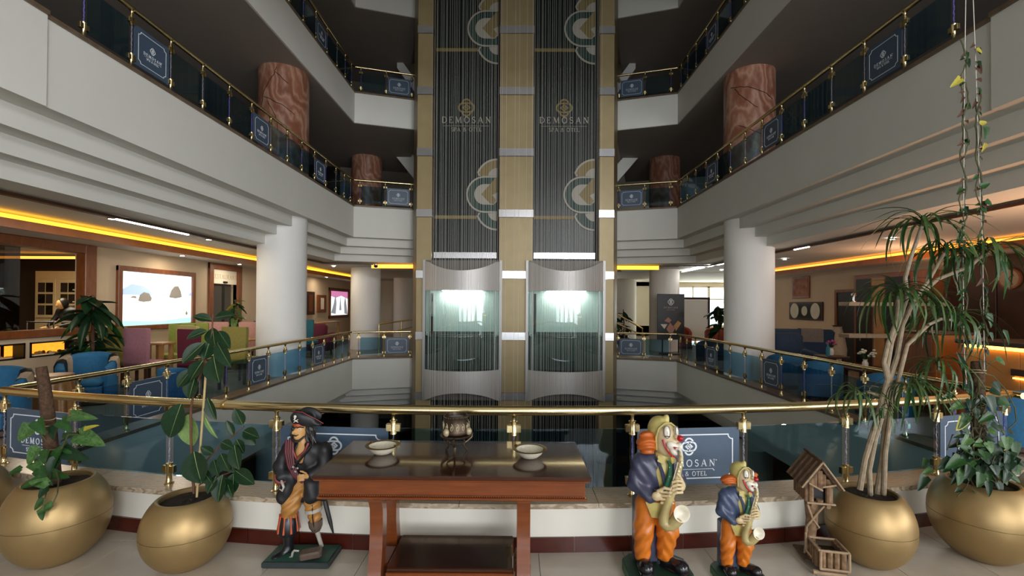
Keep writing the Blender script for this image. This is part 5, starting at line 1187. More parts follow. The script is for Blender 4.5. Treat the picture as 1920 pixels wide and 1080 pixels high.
# ---- left wall: framed opening, niches, screens, door, pictures
fr = T('opening_frame', 'wide brown wooden frame around the restaurant opening', 'frame', (XWL, 6.0, 1.3))
O('frame_rail', MB().rbox(0, .05, -1.9, 2.10, 1.30, 1.46, .01), 'wood_frame', fr); O('frame_rail', MB().rbox(0, .05, -1.9, 2.10, -.11, .02, .01), 'wood_frame', fr); O('frame_stile', MB().rbox(-.12, .055, 1.90, 2.12, -.115, 1.465, .01), 'wood_frame', fr)
O('dark_pane', MB().box(-.10, -.09, -1.8, .98, 0, 1.3), 'dark_glass', fr)
mat('fire_back', (1, .42, .03), .6, emit=1.1, var=.35, scale=12, stretch=(1, 1, 4)); mat('pebble', 'c8a468', .6)
rnd = random.Random(8)
for lab, y0, y1 in (('nearer the armchairs', 7.05, 7.98), ('at the left edge', 5.8, 6.98)):
    t = T('glowing_niche', 'amber glowing pebble niche with black frame, %s' % lab, 'niche', (XWL, y0, .88), 0, 'amber wall niches'); L = y1 - y0
    O('back_glow', MB().box(-.40, -.38, 0, L, 0, .24), 'fire_back', t)
    for a in ((0, .0), (.215, .24)): O('frame_bar', MB().box(-.16, .012, .0, L, a[0] + (0 if a[0] else 0), a[0] + .025), 'black', t)
    for a in (0, L - .025): O('frame_bar', MB().box(-.16, .012, a, a + .025, 0, .24), 'black', t)
    O('niche_floor', MB().box(-.38, -.16, 0, L, .0, .02), 'pebble', t)
    for k in range(16): O('pebble', MB().ell((rnd.uniform(-.32, -.12), rnd.uniform(.06, L - .06), .035), (rnd.uniform(.02, .04), rnd.uniform(.02, .045), rnd.uniform(.015, .04)), 8, 6), rnd.choice(['pebble', 'pebble', 'wood_dark']), t)
def screen(name, lab, y0, y1, z0, z1, fw, shapes, back='screen_white'):
    t = T(name, lab, 'picture', (XWL, (y0 + y1) / 2, z0)); W, H = y1 - y0, z1 - z0; h = W / 2
    for a in ((-h, h, 0, fw), (-h, h, H - fw, H)): O('frame_rail', MB().rbox(0, .06, a[0], a[1], a[2], a[3], .008), 'wood_frame', t)
    for a in ((-h, -h + fw), (h - fw, h)): O('frame_stile', MB().rbox(0, .062, a[0], a[1], 0, H, .008), 'wood_frame', t)
    O('lit_picture', MB().box(.0, .02, -h + fw, h - fw, fw, H - fw), back, t)
    for k, (m, P) in enumerate(shapes):
        O('picture_shape', MB().prism([(-h + fw + (W - 2 * fw) * a, fw + (H - 2 * fw) * b) for a, b in P], .02, .021 + .0008 * k, 'x'), m, t, smooth=0)
    return t
screen('backlit_picture', 'large backlit seascape picture with rocky islets in a wooden frame', 8.56, 10.65, 1.20, 2.46, .10, [
    ('screen_aqua', [(0, 0), (1, 0), (1, .12), (.5, .06), (0, .1)]), ('screen_blue', [(0, .57), (0, .66), (.06, .71), (.13, .78), (.2, .76), (.3, .74), (.38, .64), (.41, .57)]), ('screen_rock', [(.21, .46), (.23, .57), (.28, .63), (.35, .61), (.39, .52), (.38, .46), (.28, .44)]),
    ('screen_rock', [(.11, .52), (.14, .55), (.18, .55), (.19, .51)]), ('screen_rock', [(.64, .54), (.67, .68), (.72, .77), (.78, .78), (.82, .68), (.84, .55), (.74, .52)]), ('screen_rock', [(.56, .57), (.59, .59), (.61, .57)]), ('screen_blue', [(.94, .58), (.97, .64), (1, .68), (1, .58)]), ('screen_rock', [(.90, .2), (.92, .26), (.94, .2), (.92, .16)])])
screen('backlit_picture', 'smaller backlit waterfall picture with pink blossom on the far left wall', 18.4, 20.6, 1.15, 2.42, .13, [('screen_pink', [(0, .8), (.3, .72), (.6, .82), (1, .7), (1, 1), (0, 1)]), ('screen_grey', [(.05, .1), (.2, .5), (.28, .9), (.34, .5), (.3, .05)]), ('screen_grey', [(.5, .2), (.56, .8), (.62, .2)]), ('screen_grey', [(.8, .05), (.78, .5), (.85, .8), (.95, .3), (1, .0)])])
dr = T('door_4', 'brown framed restaurant door with glass panes and header sign', 'door', (XWL, 11.2, .25)); dr['kind'] = 'structure'
for a in ((-.05, .11), (1.10, 1.28)): O('door_jamb', MB().rbox(-.1, .05, a[0], a[1], 0, 2.53, .01), 'wood_frame', dr)
O('door_head', MB().rbox(-.1, .052, -.05, 1.28, 2.36, 2.53, .01), 'wood_frame', dr); O('header_panel', MB().box(-.02, 0, .11, 1.10, 2.0, 2.36), 'wall_cream', dr)
tx_ = letters(MB(), 'RESTAURANT', .11, 0, 0, .1); O('header_lettering', tx_, 'wall_tan', dr, (.004, .6, 2.13), (0, 0, R(90)), smooth=0)
O('sensor', MB().rbox(0, .05, .52, .66, 2.02, 2.07, .01), 'black', dr)
for a in (.12, .6): 
    O('door_pane', MB().box(-.06, -.05, a + .05, a + .44, .05, 1.95), 'clear_glass', dr); O('pane_frame', MB().box(-.07, -.03, a, a + .05, 0, 2.0), 'black', dr)
for k, (a, b, z0, z1, m) in enumerate(((15.3, 15.9, 1.4, 2.12, 'wood_light'), (16.35, 17.0, 1.35, 2.2, 'wood_dark'), (17.3, 18.05, 1.42, 2.1, 'wood_frame'))):
    t = T('wall_picture', ('pale carved wooden wall panel left of the other two', 'tall dark wooden wall panel in the middle of three', 'squarer wooden wall panel with pale stripes, beside the waterfall picture')[k], 'picture', (XWL, (a + b) / 2, z0))
    O('panel_frame', MB().rbox(0, .07, a - (a + b) / 2, b - (a + b) / 2, 0, z1 - z0, .01), m, t)
    for q in range(3): O('relief_bar', MB().rbox(.07, .085, -.14 + q * .1, -.09 + q * .1, .12, z1 - z0 - .12, .004), ('wood_frame', 'wood_frame', 'wall_cream')[k], t)
# ---- restaurant beyond the opening
mat('cream_paint', 'c8b890', .45, var=.05, scale=6)
cb = T('glass_cabinet', 'cream kitchen cabinet with glazed doors and open shelves beyond the opening', 'cabinet', (-11.45, 11.6, .25))
O('carcass', MB().box(-.85, .85, .0, .5, 0, 2.3), 'cream_paint', cb)
for k in (-.8, -.22): 
    d = O('cabinet_door', MB().rbox(k, k + .5, -.03, 0, 1.1, 2.1, .008), 'cream_paint', cb)
    for a in range(2):
        for b in range(3): O('pane', MB().box(k + .06 + a * .2, k + .24 + a * .2, -.036, -.03, 1.18 + b * .29, 1.42 + b * .29), 'dark_glass' if (a + b) % 2 else 'steel', d)
for z in (1.2, 1.5, 1.8): O('shelf', MB().box(.35, .83, -.24, .0, z, z + .03), 'cream_paint', cb)
for k in range(5): tag(O('crockery', MB().lathe([(.035, 0), (.065, .02), (.055, .1), (.045, .12)], 14), 'cl_white', loc=(-11.45 + .44 + .15 * (k % 3), 11.47, .25 + (1.23, 1.53)[k // 3] + .001)), 'white bowl on the cream cabinet shelf, %s' % ('lower left', 'lower middle', 'lower right', 'upper left', 'upper middle')[k], 'bowl', 'crockery on cabinet shelves')
ct = T('buffet_counter', 'dark buffet counter beyond the restaurant opening', 'counter', (-9.75, 9.3, .25)); O('counter_body', MB().rbox(-1.2, 1.2, -.35, .35, 0, .78, .02), 'wood_dark', ct); O('counter_top', MB().rbox(-1.25, 1.25, -.4, .4, .7805, .82, .01), 'cl_white', ct)
for k in range(9):
    t = T('buffet_dish', 'pale dish on the buffet counter, %s from the blue curtain' % 'first second third fourth fifth sixth seventh eighth ninth'.split()[k], 'dish', (-10.72 + k * .24, 9.15 + .2 * (k % 2), 1.074), 0, 'dishes on the buffet')
    O('bowl_body', MB().lathe([(.05, 0), (.1, .05), (.11, .08), (.09, .06), (.04, .02)], 16, caps=False), ('cl_white', 'steel', 'cl_white')[k % 3], t); O('food', MB().ell((0, 0, .06 + .012 * (k % 3)), (.075, .075, .035 + .012 * (k % 3)), 10, 6), ('cl_red', 'cl_white', 'leaf_mid', 'cl_shirt')[k % 4], t)
tr = T('steel_trolley', 'steel framed serving trolley with dark shelves beyond the opening', 'trolley', (-8.75, 8.55, .25))
for x in (-.25, .25):
    for y in (-.2, .2): O('post', MB().tube([(x, y, 0), (x, y, 1.15)], .012, 8), 'steel', tr)
for z in (.3, .8, 1.12): O('shelf', MB().box(-.26, .26, -.21, .21, z, z + .02), 'black' if z < 1 else 'steel', tr)
S('trim_curtain', MB().grid(lambda i, j: (-8.95 - .55 * i, 7.7 + .55 * i + .05 * math.sin(i * 30), .25 + 2.6 * j), 40, 1), 'curtain_blue', 'dark blue curtain beyond the opening') if mat('curtain_blue', '1c2a48', .8) else 0
pe = T('person', 'dark-haired person in dark clothes bending over the buffet', 'person', (-9.93, 10.1, .25)); 
def body(P): return sunion([sd_cap(P, (0, .1, .85), (0, 0, 1.25), .15, .18), sd_cap(P, (-.17, -.02, 1.3), (.17, -.02, 1.3), .08, .08), sd_cap(P, (-.2, -.02, 1.3), (-.26, -.12, 1.05), .055, .045), sd_cap(P, (-.26, -.12, 1.05), (-.16, -.36, .98), .042, .034), sd_cap(P, (.2, -.02, 1.3), (.26, -.12, 1.05), .055, .045), sd_cap(P, (.26, -.12, 1.05), (.12, -.36, .98), .042, .034), sd_cap(P, (-.09, .1, .85), (-.1, .08, .1), .10, .06), sd_cap(P, (.09, .1, .85), (.1, .08, .1), .10, .06), sd_ell(P, (-.1, .02, .04), (.05, .13, .04)), sd_ell(P, (.1, .02, .04), (.05, .13, .04))], .05)
O('clothed_body', sdf('clothed_body', body, (-.4, -.45, 0), (.4, .35, 1.45), .018), 'black', pe)
O('head', sdf('head', lambda P: sunion([sd_ell(P, (-.03, -.16, 1.46), (.075, .095, .11)), sd_ell(P, (-.04, -.25, 1.43), (.016, .022, .02)), sd_cap(P, (-.02, -.06, 1.33), (-.03, -.12, 1.42), .05, .05)], .02), (-.2, -.35, 1.25), (.15, .0, 1.62), .01), 'pi_skin', pe)
O('hair', sdf('hair', lambda P: np.maximum(sd_ell(P, (-.02, -.13, 1.48), (.088, .105, .12)), -sd_ell(P, (-.05, -.28, 1.44), (.08, .09, .11))), (-.2, -.35, 1.3), (.15, .05, 1.65), .01), 'pi_hair', pe)
for s in (-1, 1): 
    O('hand', sdf('hand', lambda P: sunion([sd_ell(P, (s * .13, -.40, .965), (.035, .045, .018))] + [sd_cap(P, (s * .13 + q * .016, -.43, .965), (s * .13 + q * .018, -.49 + abs(q) * .008, .95), .009, .008) for q in (-1.5, -.5, .5, 1.5)] + [sd_cap(P, (s * .11, -.4, .965), (s * .075, -.44, .955), .011, .009)], .006), (s * .13 - .08, -.52, .9), (s * .13 + .08, -.33, 1.0), .006), 'pi_skin', pe)
    O('eye', MB().ell((-.035 + s * .028, -.243, 1.47), .008, 8, 6), 'black', pe)
O('mouth', MB().ell((-.04, -.246, 1.40), (.022, .006, .005), 8, 6), 'pi_sash', pe)
d = bpy.data.lights.new('buffet_lamp', 'AREA'); d.size = 1.2; d.energy = 75; d.color = (1, .82, .6); o = bpy.data.objects.new('buffet_lamp', d); COL.objects.link(o); o.location = (-10, 9.6, 2.9)
tag(O('ceiling_rope_light', MB().box(-13.5, -8.2, 10.9, 10.96, 2.80, 2.86), 'glow_right'), 'amber strip light on the restaurant ceiling', 'light')
# ---- seating
for n, c in (('fab_blue', '1f5e84'), ('fab_navy', '18304a'), ('fab_yellow', '8f8440'), ('fab_cream', 'b8a868'), ('fab_lime', '8c9440'), ('fab_pink', '956670'), ('fab_salmon', 'c08c80'), ('fab_maroon', '5a1228'), ('fab_teal', '2a6c78'), ('fab_rust', '7a2c18'), ('fab_grey', '6c665e'), ('fab_beige', '9c8a74'), ('satin_brown', '8a6238')): mat(n, c, .8 if n != 'satin_brown' else .35, var=.1, scale=25, bump=.15)
def parson():
    t = T('dining_chair', '', 'chair')
    bk = MB(); bk.prism([(-.225, .0), (.225, 0), (.245, .62), (.235, .66), (-.235, .66), (-.245, .62)], .17, .24, 'y')
    O('backrest', bk, 'fab_pink', t, (0, 0, .40)); O('seat', MB().rbox(-.23, .23, -.23, .24, .38, .48, .02), 'fab_pink', t)
    for x in (-.19, .19):
        for y in (-.19, .20): O('leg', MB().box(x - .02, x + .02, y - .02, y + .02, 0, .38), 'wood_dark', t)
    return t
pc = parson()
DC = [(-6.42, 7.95, 170, 'fab_pink', 'dusty pink high-backed dining chair left of the cream one'), (-7.12, 8.15, 190, 'fab_yellow', 'olive yellow dining chair behind the tall lounge plant'), (-6.85, 9.2, 10, 'fab_lime', 'lime green dining chair below the seascape picture'), (-6.25, 8.95, 165, 'fab_cream', 'cream dining chair right of the dusty pink one'), (-5.35, 7.75, 160, 'fab_maroon', 'dark maroon dining chair behind the rubber plant'),
      (-6.85, 10.35, 20, 'fab_salmon', 'pale pink dining chair below the right end of the seascape'), (-6.2, 10.85, 175, 'fab_salmon', 'salmon pink dining chair before the restaurant door'), (-5.15, 8.6, 175, 'fab_yellow', 'olive yellow dining chair just in front of the white column'), (-5.6, 10.6, 180, 'fab_yellow', 'olive chair right behind the white column'), (-5.75, 12.6, 185, 'fab_teal', 'teal dining chair past the white column'), (-6.3, 11.6, 180, 'fab_blue', 'blue dining chair half hidden behind the white column'), (-6.9, 9.72, 20, 'fab_lime', 'second lime chair at the wall, half hidden by the rubber plant')]
for i, (x, y, a, f, l) in enumerate(DC):
    c = pc if i == 0 else dup(pc); c.location = (x, y, ZF); c.rotation_euler = (0, 0, R(a)); c['label'] = l; c['group'] = 'upholstered dining chairs'; recolor(c, ('backrest', 'seat'), f)
def wtable(lab, x, y, w, d, h=.74, m='wood_light'):
    t = T('dining_table', lab, 'table', (x, y, ZF), 0, 'wooden lounge tables'); O('table_top', MB().rbox(-w / 2, w / 2, -d / 2, d / 2, h - .04, h, .006), m, t)
    for a in (-1, 1):
        for b in (-1, 1): O('leg', MB().box(a * (w / 2 - .06) - .03, a * (w / 2 - .06) + .03, b * (d / 2 - .06) - .03, b * (d / 2 - .06) + .03, 0, h - .04), m, t)
    return t
wtable('pale wooden dining table between the pink and cream chairs', -6.8, 8.70, .36, .36); wtable('pale wooden dining table beyond the maroon chair', -5.95, 9.85, .8, .9); wtable('pale wooden long table under the far pictures', -6.9, 15.5, .7, 3.2, .86)
def tub():
    t = T('tub_armchair', '', 'armchair'); n = 28
    sh = MB()
    def prof(a):            # top height along the horseshoe
        u = abs(a) / R(128); return .86 - .24 * u ** 2.2
    R0, R1 = .28, .40
    def ring(i, j):
        a = R(-128) + R(256) * i; ca, sa = math.sin(a), math.cos(a); top = prof(a); sq = 1.0
        pts = [(R1, .10), (R1 + .01, top - .06), (R1 - .02, top - .01), ((R0 + R1) / 2, top), (R0 + .02, top - .02), (R0, top - .08), (R0 - .005, .36)]
        r, z = pts[round(j * 6)]; return (r * ca * 1.0, r * sa, z)
    sh.grid(ring, n, 6)
    for a in (R(-128), R(128)):
        top = prof(a); P = [(R1, .10), (R1 + .01, top - .06), (R1 - .02, top - .01), ((R0 + R1) / 2, top), (R0 + .02, top - .02), (R0, top - .08), (R0 - .005, .10)]
        sh.add([(r * math.sin(a), r * math.cos(a), z) for r, z in P], [tuple(range(7))])
    O('shell', sh, 'fab_blue', t, smooth=60)
    O('seat_cushion', MB().rbox(-.27, .27, -.36, .22, .32, .45, .04), 'fab_blue', t, smooth=50); O('front_panel', MB().rbox(-.27, .27, -.34, -.26, .10, .319, .015), 'fab_blue', t)
    O('base', MB().rbox(-.32, .32, -.32, .32, .0, .099, .02), 'wood_dark', t)
    return t
def throw(t, a0):
    for k, (m, w) in enumerate((('black', 20), ('fab_beige', 24))):
        a1 = a0 + w; g = MB()
        def f(i, j, a0=a0, a1=a1):
            a = R(a0 + (a1 - a0) * i); u = abs(a) / R(128); top = .86 - .24 * u ** 2.2; pts = [(.418, .45), (.422, top - .05), (.40, top + .004), (.34, top + .012), (.29, top - .01), (.272, top - .08), (.268, .5)]
            r, z = pts[round(j * 6)]; return (r * math.sin(a), r * math.cos(a), z)
        g.grid(f, 5, 6); O('throw_band', g, m, t); a0 = a1
tc_ = tub(); throw(tc_, 58); throw(tc_, -104)
TC = [(-6.35, 6.75, 28, 'fab_blue', 'blue tub armchair with a black and beige throw, below the glowing niche'), (-5.95, 5.12, 28, 'fab_blue', 'blue tub armchair with a black and beige throw, cut by the left edge')]
for i, (x, y, a, f, l) in enumerate(TC):
    c = tc_ if i == 0 else dup(tc_); c.location = (x, y, ZF); c.scale = (.86,) * 3; c.rotation_euler = (0, 0, R(a)); c['label'] = l; c['group'] = 'blue tub armchairs'
t2 = tub()
TB = [(-5.2, 7.0, 185, 'fab_blue', 'blue tub armchair seen from behind through the left railing glass'), (4.98, 7.45, 170, 'fab_blue', 'bright blue tub armchair behind the right railing, beside the bottle'), (5.02, 6.2, 175, 'fab_blue', 'blue tub armchair behind the right railing, partly behind the cane plant'), (5.05, 8.55, 172, 'fab_blue', 'blue tub armchair in front of the right column'), (4.98, 10.75, 180, 'fab_navy', 'navy tub armchair behind the right column'), (5.0, 11.75, 180, 'fab_navy', 'navy tub armchair farthest along the right railing'), (6.0, 9.0, 60, 'fab_navy', 'navy tub armchair facing the right column'), (5.3, 4.95, 175, 'fab_blue', 'blue tub armchair nearest on the right, behind the foliage'), (5.9, 16.2, 10, 'fab_rust', 'rust red tub armchair beside the poster stand'), (6.9, 15.6, 170, 'fab_rust', 'rust red tub armchair in front of the white screen')]
for i, (x, y, a, f, l) in enumerate(TB):
    c = t2 if i == 0 else dup(t2); c.location = (x, y, ZF); c.scale = (.62,) * 3 if i == 0 else ((.92,) * 3 if y > 15 else (.76,) * 3); c.rotation_euler = (0, 0, R(a)); c['label'] = l; c['group'] = 'tub armchairs around the atrium'; recolor(c, ('shell', 'seat_cushion', 'front_panel'), f)
def sofa(lab, x, y, a, w, f, cat='sofa', throwc=None):
    t = T('lounge_sofa', lab, cat, (x, y, ZF), R(a))
    O('seat', MB().rbox(-w / 2, w / 2, -.4, .2, .12, .44, .05), f, t, smooth=50); O('backrest', MB().rbox(-w / 2, w / 2, .15, .42, .12, .92, .07), f, t, smooth=50)
    for s in (-1, 1): O('arm', MB().rbox(s * w / 2 - .09, s * w / 2 + .09, -.4, .38, .12, .64, .05), f, t, smooth=50)
    for sx in (-1, 1):
        for sy in (-.33, .33): O('foot', MB().box(sx * (w / 2 - .06) - .025, sx * (w / 2 - .06) + .025, sy - .025, sy + .025, 0, .12), 'wood_dark', t)
    if throwc: O('throw', MB().grid(lambda i, j: (-w * .3 + .5 * i, [.10, .14, .145, .16, .30, .42, .43, .43][round(j * 7)], [.50, .75, .90, .935, .94, .93, .8, .6][round(j * 7)]), 6, 7), throwc, t)
    return t
sofa('navy sofa with a grey throw below the plate picture', 7.5, 12.1, 165, 1.5, 'fab_navy', throwc='fab_grey'); sofa('navy armchair right of the column', 6.05, 10.4, 175, .62, 'fab_navy', 'armchair'); sofa('maroon sofa past the left column', -6.15, 13.5, 185, 1.3, 'fab_maroon')
# cloth-covered side table between the tub chairs
t = T('side_table', 'round side table under a brown satin cloth between the blue armchairs', 'table', (-6.05, 5.95, ZF), 0, None, .78)
O('cloth', MB().grid(lambda i, j: ((.26 + (.04 * j + .018 * math.sin(i * 2 * math.pi * 14)) * (j > .2)) * math.cos(2 * math.pi * i) * (1 if j else 1), (.26 + (.04 * j + .018 * math.sin(i * 2 * math.pi * 14)) * (j > .2)) * math.sin(2 * math.pi * i), .70 - .66 * j), 112, 5), 'satin_brown', t); O('cloth_top', MB().lathe([(.262, .70), (.0001, .703)], 40, caps=False), 'satin_brown', t)
O('column_leg', MB().lathe([(.2, 0), (.2, .02), (.03, .04), (.03, .69)], 16), 'wood_dark', t)
# lounge plants
def floor_plant(lab, x, y, h, n, L, w, m, rnd, kind='long', potm='skirt_red', spread=.5):
    root = Vector((x, y, ZF)); t = T('lounge_plant', lab, 'plant', root, 0)
    O('pot', MB().lathe([(.14, 0), (.16, .05), (.19, .32), (.2, .36), (.17, .36), (.16, .30), (.0001, .29)], 24), potm, t)
    O('trunk', MB().tube([(0, 0, .28), (.03, 0, h * .5), (0, .02, h)], [.03, .026, .018], 8), 'stem_brown', t)
    for k in range(n):
        z = h * (1 - spread * rnd.random()); a = k * 2.4; r = L * rnd.uniform(.75, 1.15); b = root + Vector((0, 0, z)); tip = b + Vector((r * math.cos(a) * .85, r * math.sin(a) * .85, r * rnd.uniform(-1.0, .2)))
        leaf(t, root, b, tip, w * rnd.uniform(.8, 1.2), kind, rnd.choice(m), (0, 0, 1))
    return t
rn = random.Random(4)
floor_plant('tall dark-leaved plant before the seascape picture', -6.85, 7.33, 1.62, 46, .50, .15, ['leaf_dark', 'leaf_mid', 'leaf_dark'], rn, 'long', 'skirt_red', .62)
floor_plant('yellowish leafy plant beside the restaurant door', -7.0, 11.35, 1.55, 26, .38, .16, ['leaf_yellow', 'leaf_pale', 'leaf_mid'], rn, 'heart')
floor_plant('big dark-leaved plant behind the right column', 5.75, 12.9, 1.5, 26, .45, .24, ['leaf_dark', 'leaf_dark', 'leaf_mid'], rn, 'rubber', 'black')
floor_plant('leafy dark plant by the stair right of the lifts, nearer the tower', 3.55, 16.6, 1.3, 30, .5, .12, ['leaf_dark', 'leaf_mid'], rn, 'long', 'black', .8)
floor_plant('leafy dark plant by the stair left of the poster stand', 4.2, 17.6, 1.35, 26, .45, .12, ['leaf_dark'], rn, 'long', 'black', .8)
# poster stand
ps = T('poster_stand', 'dark poster on a stand with white emblem and massage photo beside the railing', 'poster', (4.86, 14.2, ZF))
O('poster_panel', MB().rbox(-.42, .42, -.015, .015, .45, 1.87, .005), 'poster_dark' if mat('poster_dark', '22262a', .35) else '', ps); O('stand_foot', MB().rbox(-.3, .3, -.2, .2, 0, .03, .01), 'black', ps)
for x in (-.25, .25): O('stand_leg', MB().box(x - .015, x + .015, .0, .03, .03, .5), 'black', ps)
O('emblem', emblem(MB(), .10, 0, 1.62), 'print_white', ps, (0, -.0155, 0), smooth=0); pl_ = letters(MB(), 'DEMOSAN', .055, 0, 1.42, .3); letters(pl_, 'SPA & OTEL', .03, 0, 1.36, .1); O('lettering', pl_, 'print_grey', ps, (0, -.0155, 0), smooth=0)
for P, m in (([(-.32, .93), (-.1, .93), (-.2, .78)], 'cl_white'), ([(-.2, 1.03), (-.08, 1.15), (.02, 1.05), (-.05, .97)], 'fab_salmon'), ([(-.14, .78), (-.02, .98), (.12, .8), (.02, .55)], 'fab_salmon'), ([(.08, .88), (.22, 1.04), (.32, .96), (.16, .72)], 'pi_skin')): O('photo_shape', MB().prism(P, -.017, -.0155, 'y'), m, ps, smooth=0)
# white folding screen, far stairs
sc = T('white_screen', 'white partition screen in a brown frame behind the rust armchairs', 'screen', (7.0, 18.3, ZF)); O('panel', MB().box(-.75, .75, -.015, .015, .1, 1.75), 'column_white', sc)
for x in (-.78, .78): O('frame_post', MB().box(x - .04, x + .04, -.03, .03, 0, 1.85), 'wood_dark', sc)
O('frame_rail', MB().box(-.74, .74, -.03, .03, 1.76, 1.85), 'wood_dark', sc)
for s, lab, A, B in ((1, 'right', (2.95, 14.6, 1.68), (4.1, 14.6, 1.02)), (-1, 'left', (-4.3, 14.4, 1.12), (-2.9, 14.4, 1.32))):
    t = T('stair_rail', 'sloping brass stair rail behind the %s short railing' % lab, 'railing', (A[0], A[1], ZF)); o = Vector((A[0], A[1], ZF)); a, b = Vector(A) - o, Vector(B) - o
    O('handrail', MB().tube([a, b], .025, 10), 'brass_dull', t); O('lower_rail', MB().tube([a - Vector((0, 0, .35)), b - Vector((0, 0, .2))], .02, 10), 'brass_dull', t)
    for q in (0., .5, 1.): c = a.lerp(b, q); O('post', MB().tube([(c.x, c.y, 0), tuple(c)], .018, 8), 'brass_dull', t)
# ---- right wall pictures, doors, reception
def rpic(lab, y0, y1, z0, z1, fm, im):
    t = T('wall_picture', lab, 'picture', (XWR, (y0 + y1) / 2, z0)); h = (y1 - y0) / 2; H = z1 - z0
    O('picture_frame', MB().rbox(-.05, 0, -h, h, 0, H, .008), fm, t); O('picture_face', MB().box(-.056, -.05, -h + .06, h - .06, .06, H - .06), im, t); return t
mat('art_orange', 'a86a3c', .6, col2='7a3020', scale=6)
rpic('tall orange picture in a wooden frame above the plate picture', 13.9, 14.75, 2.02, 2.70, 'wood_frame', 'art_orange')
t = rpic('wide dark picture with three round silver plates above the sofa', 13.3, 14.9, 1.35, 1.90, 'wood_dark', 'black')
for k, (y, r) in enumerate(((-.5, .22), (0, .14), (.5, .22))): O('silver_plate', MB().lathe([(r, 0), (r * .9, .02), (r * .3, .012), (.0001, .03)], 24), 'bowl_white', t, (-.056, y, .275), (0, R(-90), 0), scale=(1.1, .95, 1))
d5 = T('door_5', 'dark brown door with light frame in the right lounge wall', 'door', (XWR, 12.3, .25)); d5['kind'] = 'structure'; O('door_leaf', MB().rbox(-.04, 0, -.4, .4, 0, 1.9, .005), 'black', d5)
for a in ((-.48, -.4), (.4, .48)): O('door_frame', MB().box(-.06, 0, a[0], a[1], 0, 1.98), 'wood_frame', d5)
O('door_head', MB().box(-.06, 0, -.4, .4, 1.9, 1.98), 'wood_frame', d5)
tw = T('tall_cabinet', 'tall brown wall cabinet with black recesses behind the floating shelves', 'cabinet', (XWR - .006, 10.55, .25)); O('carcass', MB().rbox(-.35, 0, -1.0, 1.1, 0, 2.3, .01), 'wood_frame', tw)
for a, b in ((.55, 1.02), (-.55, .1)): O('recess', MB().box(-.356, -.35, a, b, .1, 2.2), 'black', tw)
O('door_panel', MB().box(-.358, -.35, .14, .5, .1, 2.2), 'wood_light', tw)
bp = T('brown_panelling', 'dark brown wood panelling behind the reception desk', 'panelling', (XWR - .006, 7.2, .25))
for k in range(6): O('panel', MB().rbox(-.06, 0, -3.6 + k * .98, -2.64 + k * .98, 0, 2.48, .006), 'wood_dark', bp)
ck = T('wall_clock', 'round wall clock on the dark panelling above the reception', 'clock', (XWR - .062, 8.24, 2.28)); O('case', MB().lathe([(.19, 0), (.19, .04), (.16, .045)], 32), 'wood_frame', ck, (0, 0, 0), (0, R(-90), 0)); O('dial', MB().lathe([(.158, .046), (.0001, .047)], 32, caps=False), 'fab_beige', ck, (0, 0, 0), (0, R(-90), 0))
for a, L in ((40, .09), (150, .13)): O('hand', MB().cbox((0, 0, L / 2), (.004, .008, L)), 'black', ck, (-.05, 0, 0), (R(a), 0, 0))
sh = T('floating_shelf_unit', 'two long pale shelves between end panels in front of the brown cabinet', 'shelf', (7.5, 9.1, ZF))
for z in (.89, 1.52): O('shelf', MB().rbox(-.95, .95, -.15, .15, z, z + .075, .006), 'fab_beige', sh)
O('end_panel', MB().box(.96, 1.02, -.15, .15, 0, 1.7), 'wood_dark', sh); O('mid_panel', MB().box(-.35, -.32, .05, .15, 0, 1.5), 'wood_dark', sh)
tag(O('table_lamp', MB().lathe([(.05, 0), (.02, .03), (.02, .1), (.05, .13), (.04, .17), (.0001, .19)], 14), 'steel', loc=(6.75, 9.1, ZF + 1.596)), 'small dark ornament on the upper floating shelf', 'ornament')
mat('desk_panel', 'c88a4a', .4, var=.05, scale=5); mat('desk_glow', (1, .55, .08), .5, emit=6)
rd = T('reception_desk', 'amber-lit reception desk with glowing strip under its top', 'desk', (6.1, 4.9, ZF))
for k in range(3): O('front_panel', MB().rbox(-.36, -.33, -.95 + k * .63, -.325 + k * .63, 0, 1.0, .004), 'desk_panel', rd)
O('body', MB().box(-.32, .32, -.94, .93, 0, 1.0), 'wood_frame', rd); O('desk_top', MB().rbox(-.46, .38, -.98, .97, 1.045, 1.10, .006), 'wood_dark', rd); O('glow_strip', MB().box(-.40, .30, -.94, .93, 1.001, 1.044), 'desk_glow', rd); O('dark_band', MB().rbox(-.39, -.361, -.95, .38, .72, .80, .004), 'wood_dark', rd); O('glow_strip', MB().box(-.385, -.361, -.95, .36, .685, .70), 'desk_glow', rd)
for par_, lc, pw in ((rd, (.1, -.1, 1.16), 34), (sh, (.2, 0, 1.75), 16)):      # amber fill lamps added on counter and shelf unit to warm the ceiling
    O('fill_uplight', MB().rbox(-.25, .25, -.05, .05, -.05, 0, .01), 'wood_dark', par_, lc); L_ = spot_lamp(par_, (lc[0], lc[1], lc[2] + .02), pw, (1, .52, .28), .4); L_.rotation_euler = (math.pi, 0, 0)
bx = T('brown_cabinet', 'reddish brown low cabinet beside the reception desk', 'cabinet', (6.15, 6.7, ZF)); O('body', MB().rbox(-.3, .3, -.35, .35, 0, 1.12, .01), 'valance_wood', bx); O('top', MB().rbox(-.32, .32, -.37, .37, 1.1205, 1.15, .005), 'wood_dark', bx)
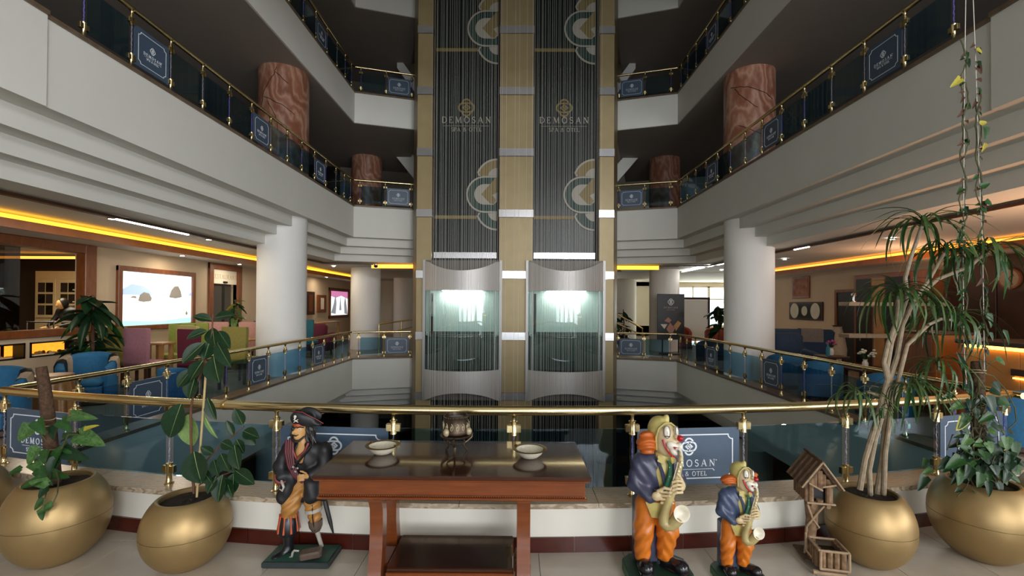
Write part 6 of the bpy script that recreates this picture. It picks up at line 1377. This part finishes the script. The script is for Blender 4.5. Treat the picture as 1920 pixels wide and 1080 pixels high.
O('door', MB().rbox(-.315, -.301, -.3, .3, .06, 1.06, .004), 'wood_frame', bx)
# small things on right tables
cf = wtable('dark coffee table behind the right railing with flowers', 5.75, 7.5, .5, .5, .5, 'wood_dark')
def flowers(lab, x, y, z, m, n, s):
    t = T('flower_vase', lab, 'flowers', (x, y, z)); O('vase', MB().lathe([(.03, 0), (.04, .02), (.045, .08), (.025, .12), (.035, .14)], 16, caps=True), 'cl_white', t); r = random.Random(n)
    for k in range(n):
        a = r.uniform(0, 6.28); q = s * r.uniform(.3, 1); e = (q * math.cos(a), q * math.sin(a), .16 + s * r.uniform(.2, 1)); O('stem', MB().tube([(0, 0, .12), e], .003, 4), 'leaf_mid', t); O('blossom', MB().ell(e, (.022, .022, .016), 8, 6), m, t)
mat('blossom_pink', '9c2c6a', .6); mat('blossom_white', 'd8d4c4', .6)
flowers('vase of magenta blossoms beside the right column', 5.75, 8.3, ZF + .62, 'blossom_pink', 18, .11); flowers('vase of white blossoms behind the right railing', 5.75, 7.5, ZF + .501, 'blossom_white', 22, .14)
st = wtable('small dark side table under the magenta flowers', 5.75, 8.3, .4, .4, .615, 'wood_dark')
b = T('glass_bottle', 'slender pale blue bottle behind the right railing sign', 'bottle', (5.62, 8.2, ZF + .616)); O('bottle_body', MB().lathe([(.03, 0), (.032, .14), (.012, .19), (.012, .24), (.0001, .245)], 16), 'fab_teal', b)
vz = T('floor_vase', 'pale owl-shaped floor vase before the dark door', 'vase', (8.2, 11.6, ZF)); O('vase_body', MB().lathe([(.1, 0), (.17, .1), (.2, .4), (.15, .75), (.09, .95), (.1, 1.0)], 20), 'fab_beige', vz); O('vase_rim', MB().lathe([(.1, 1.0), (.13, 1.03), (.09, 1.03)], 20), 'wood_dark', vz)
# ceiling camera
cmr = T('ceiling_camera', 'small black dome camera under the beam left of the lifts', 'camera', (-4.15, 13.55, 2.948)); O('dome', MB().ell((0, 0, -.06), (.06, .06, .05), 14, 10), 'black', cmr); O('mount', MB().lathe([(.05, -.03), (.05, 0)], 14), 'steel', cmr)
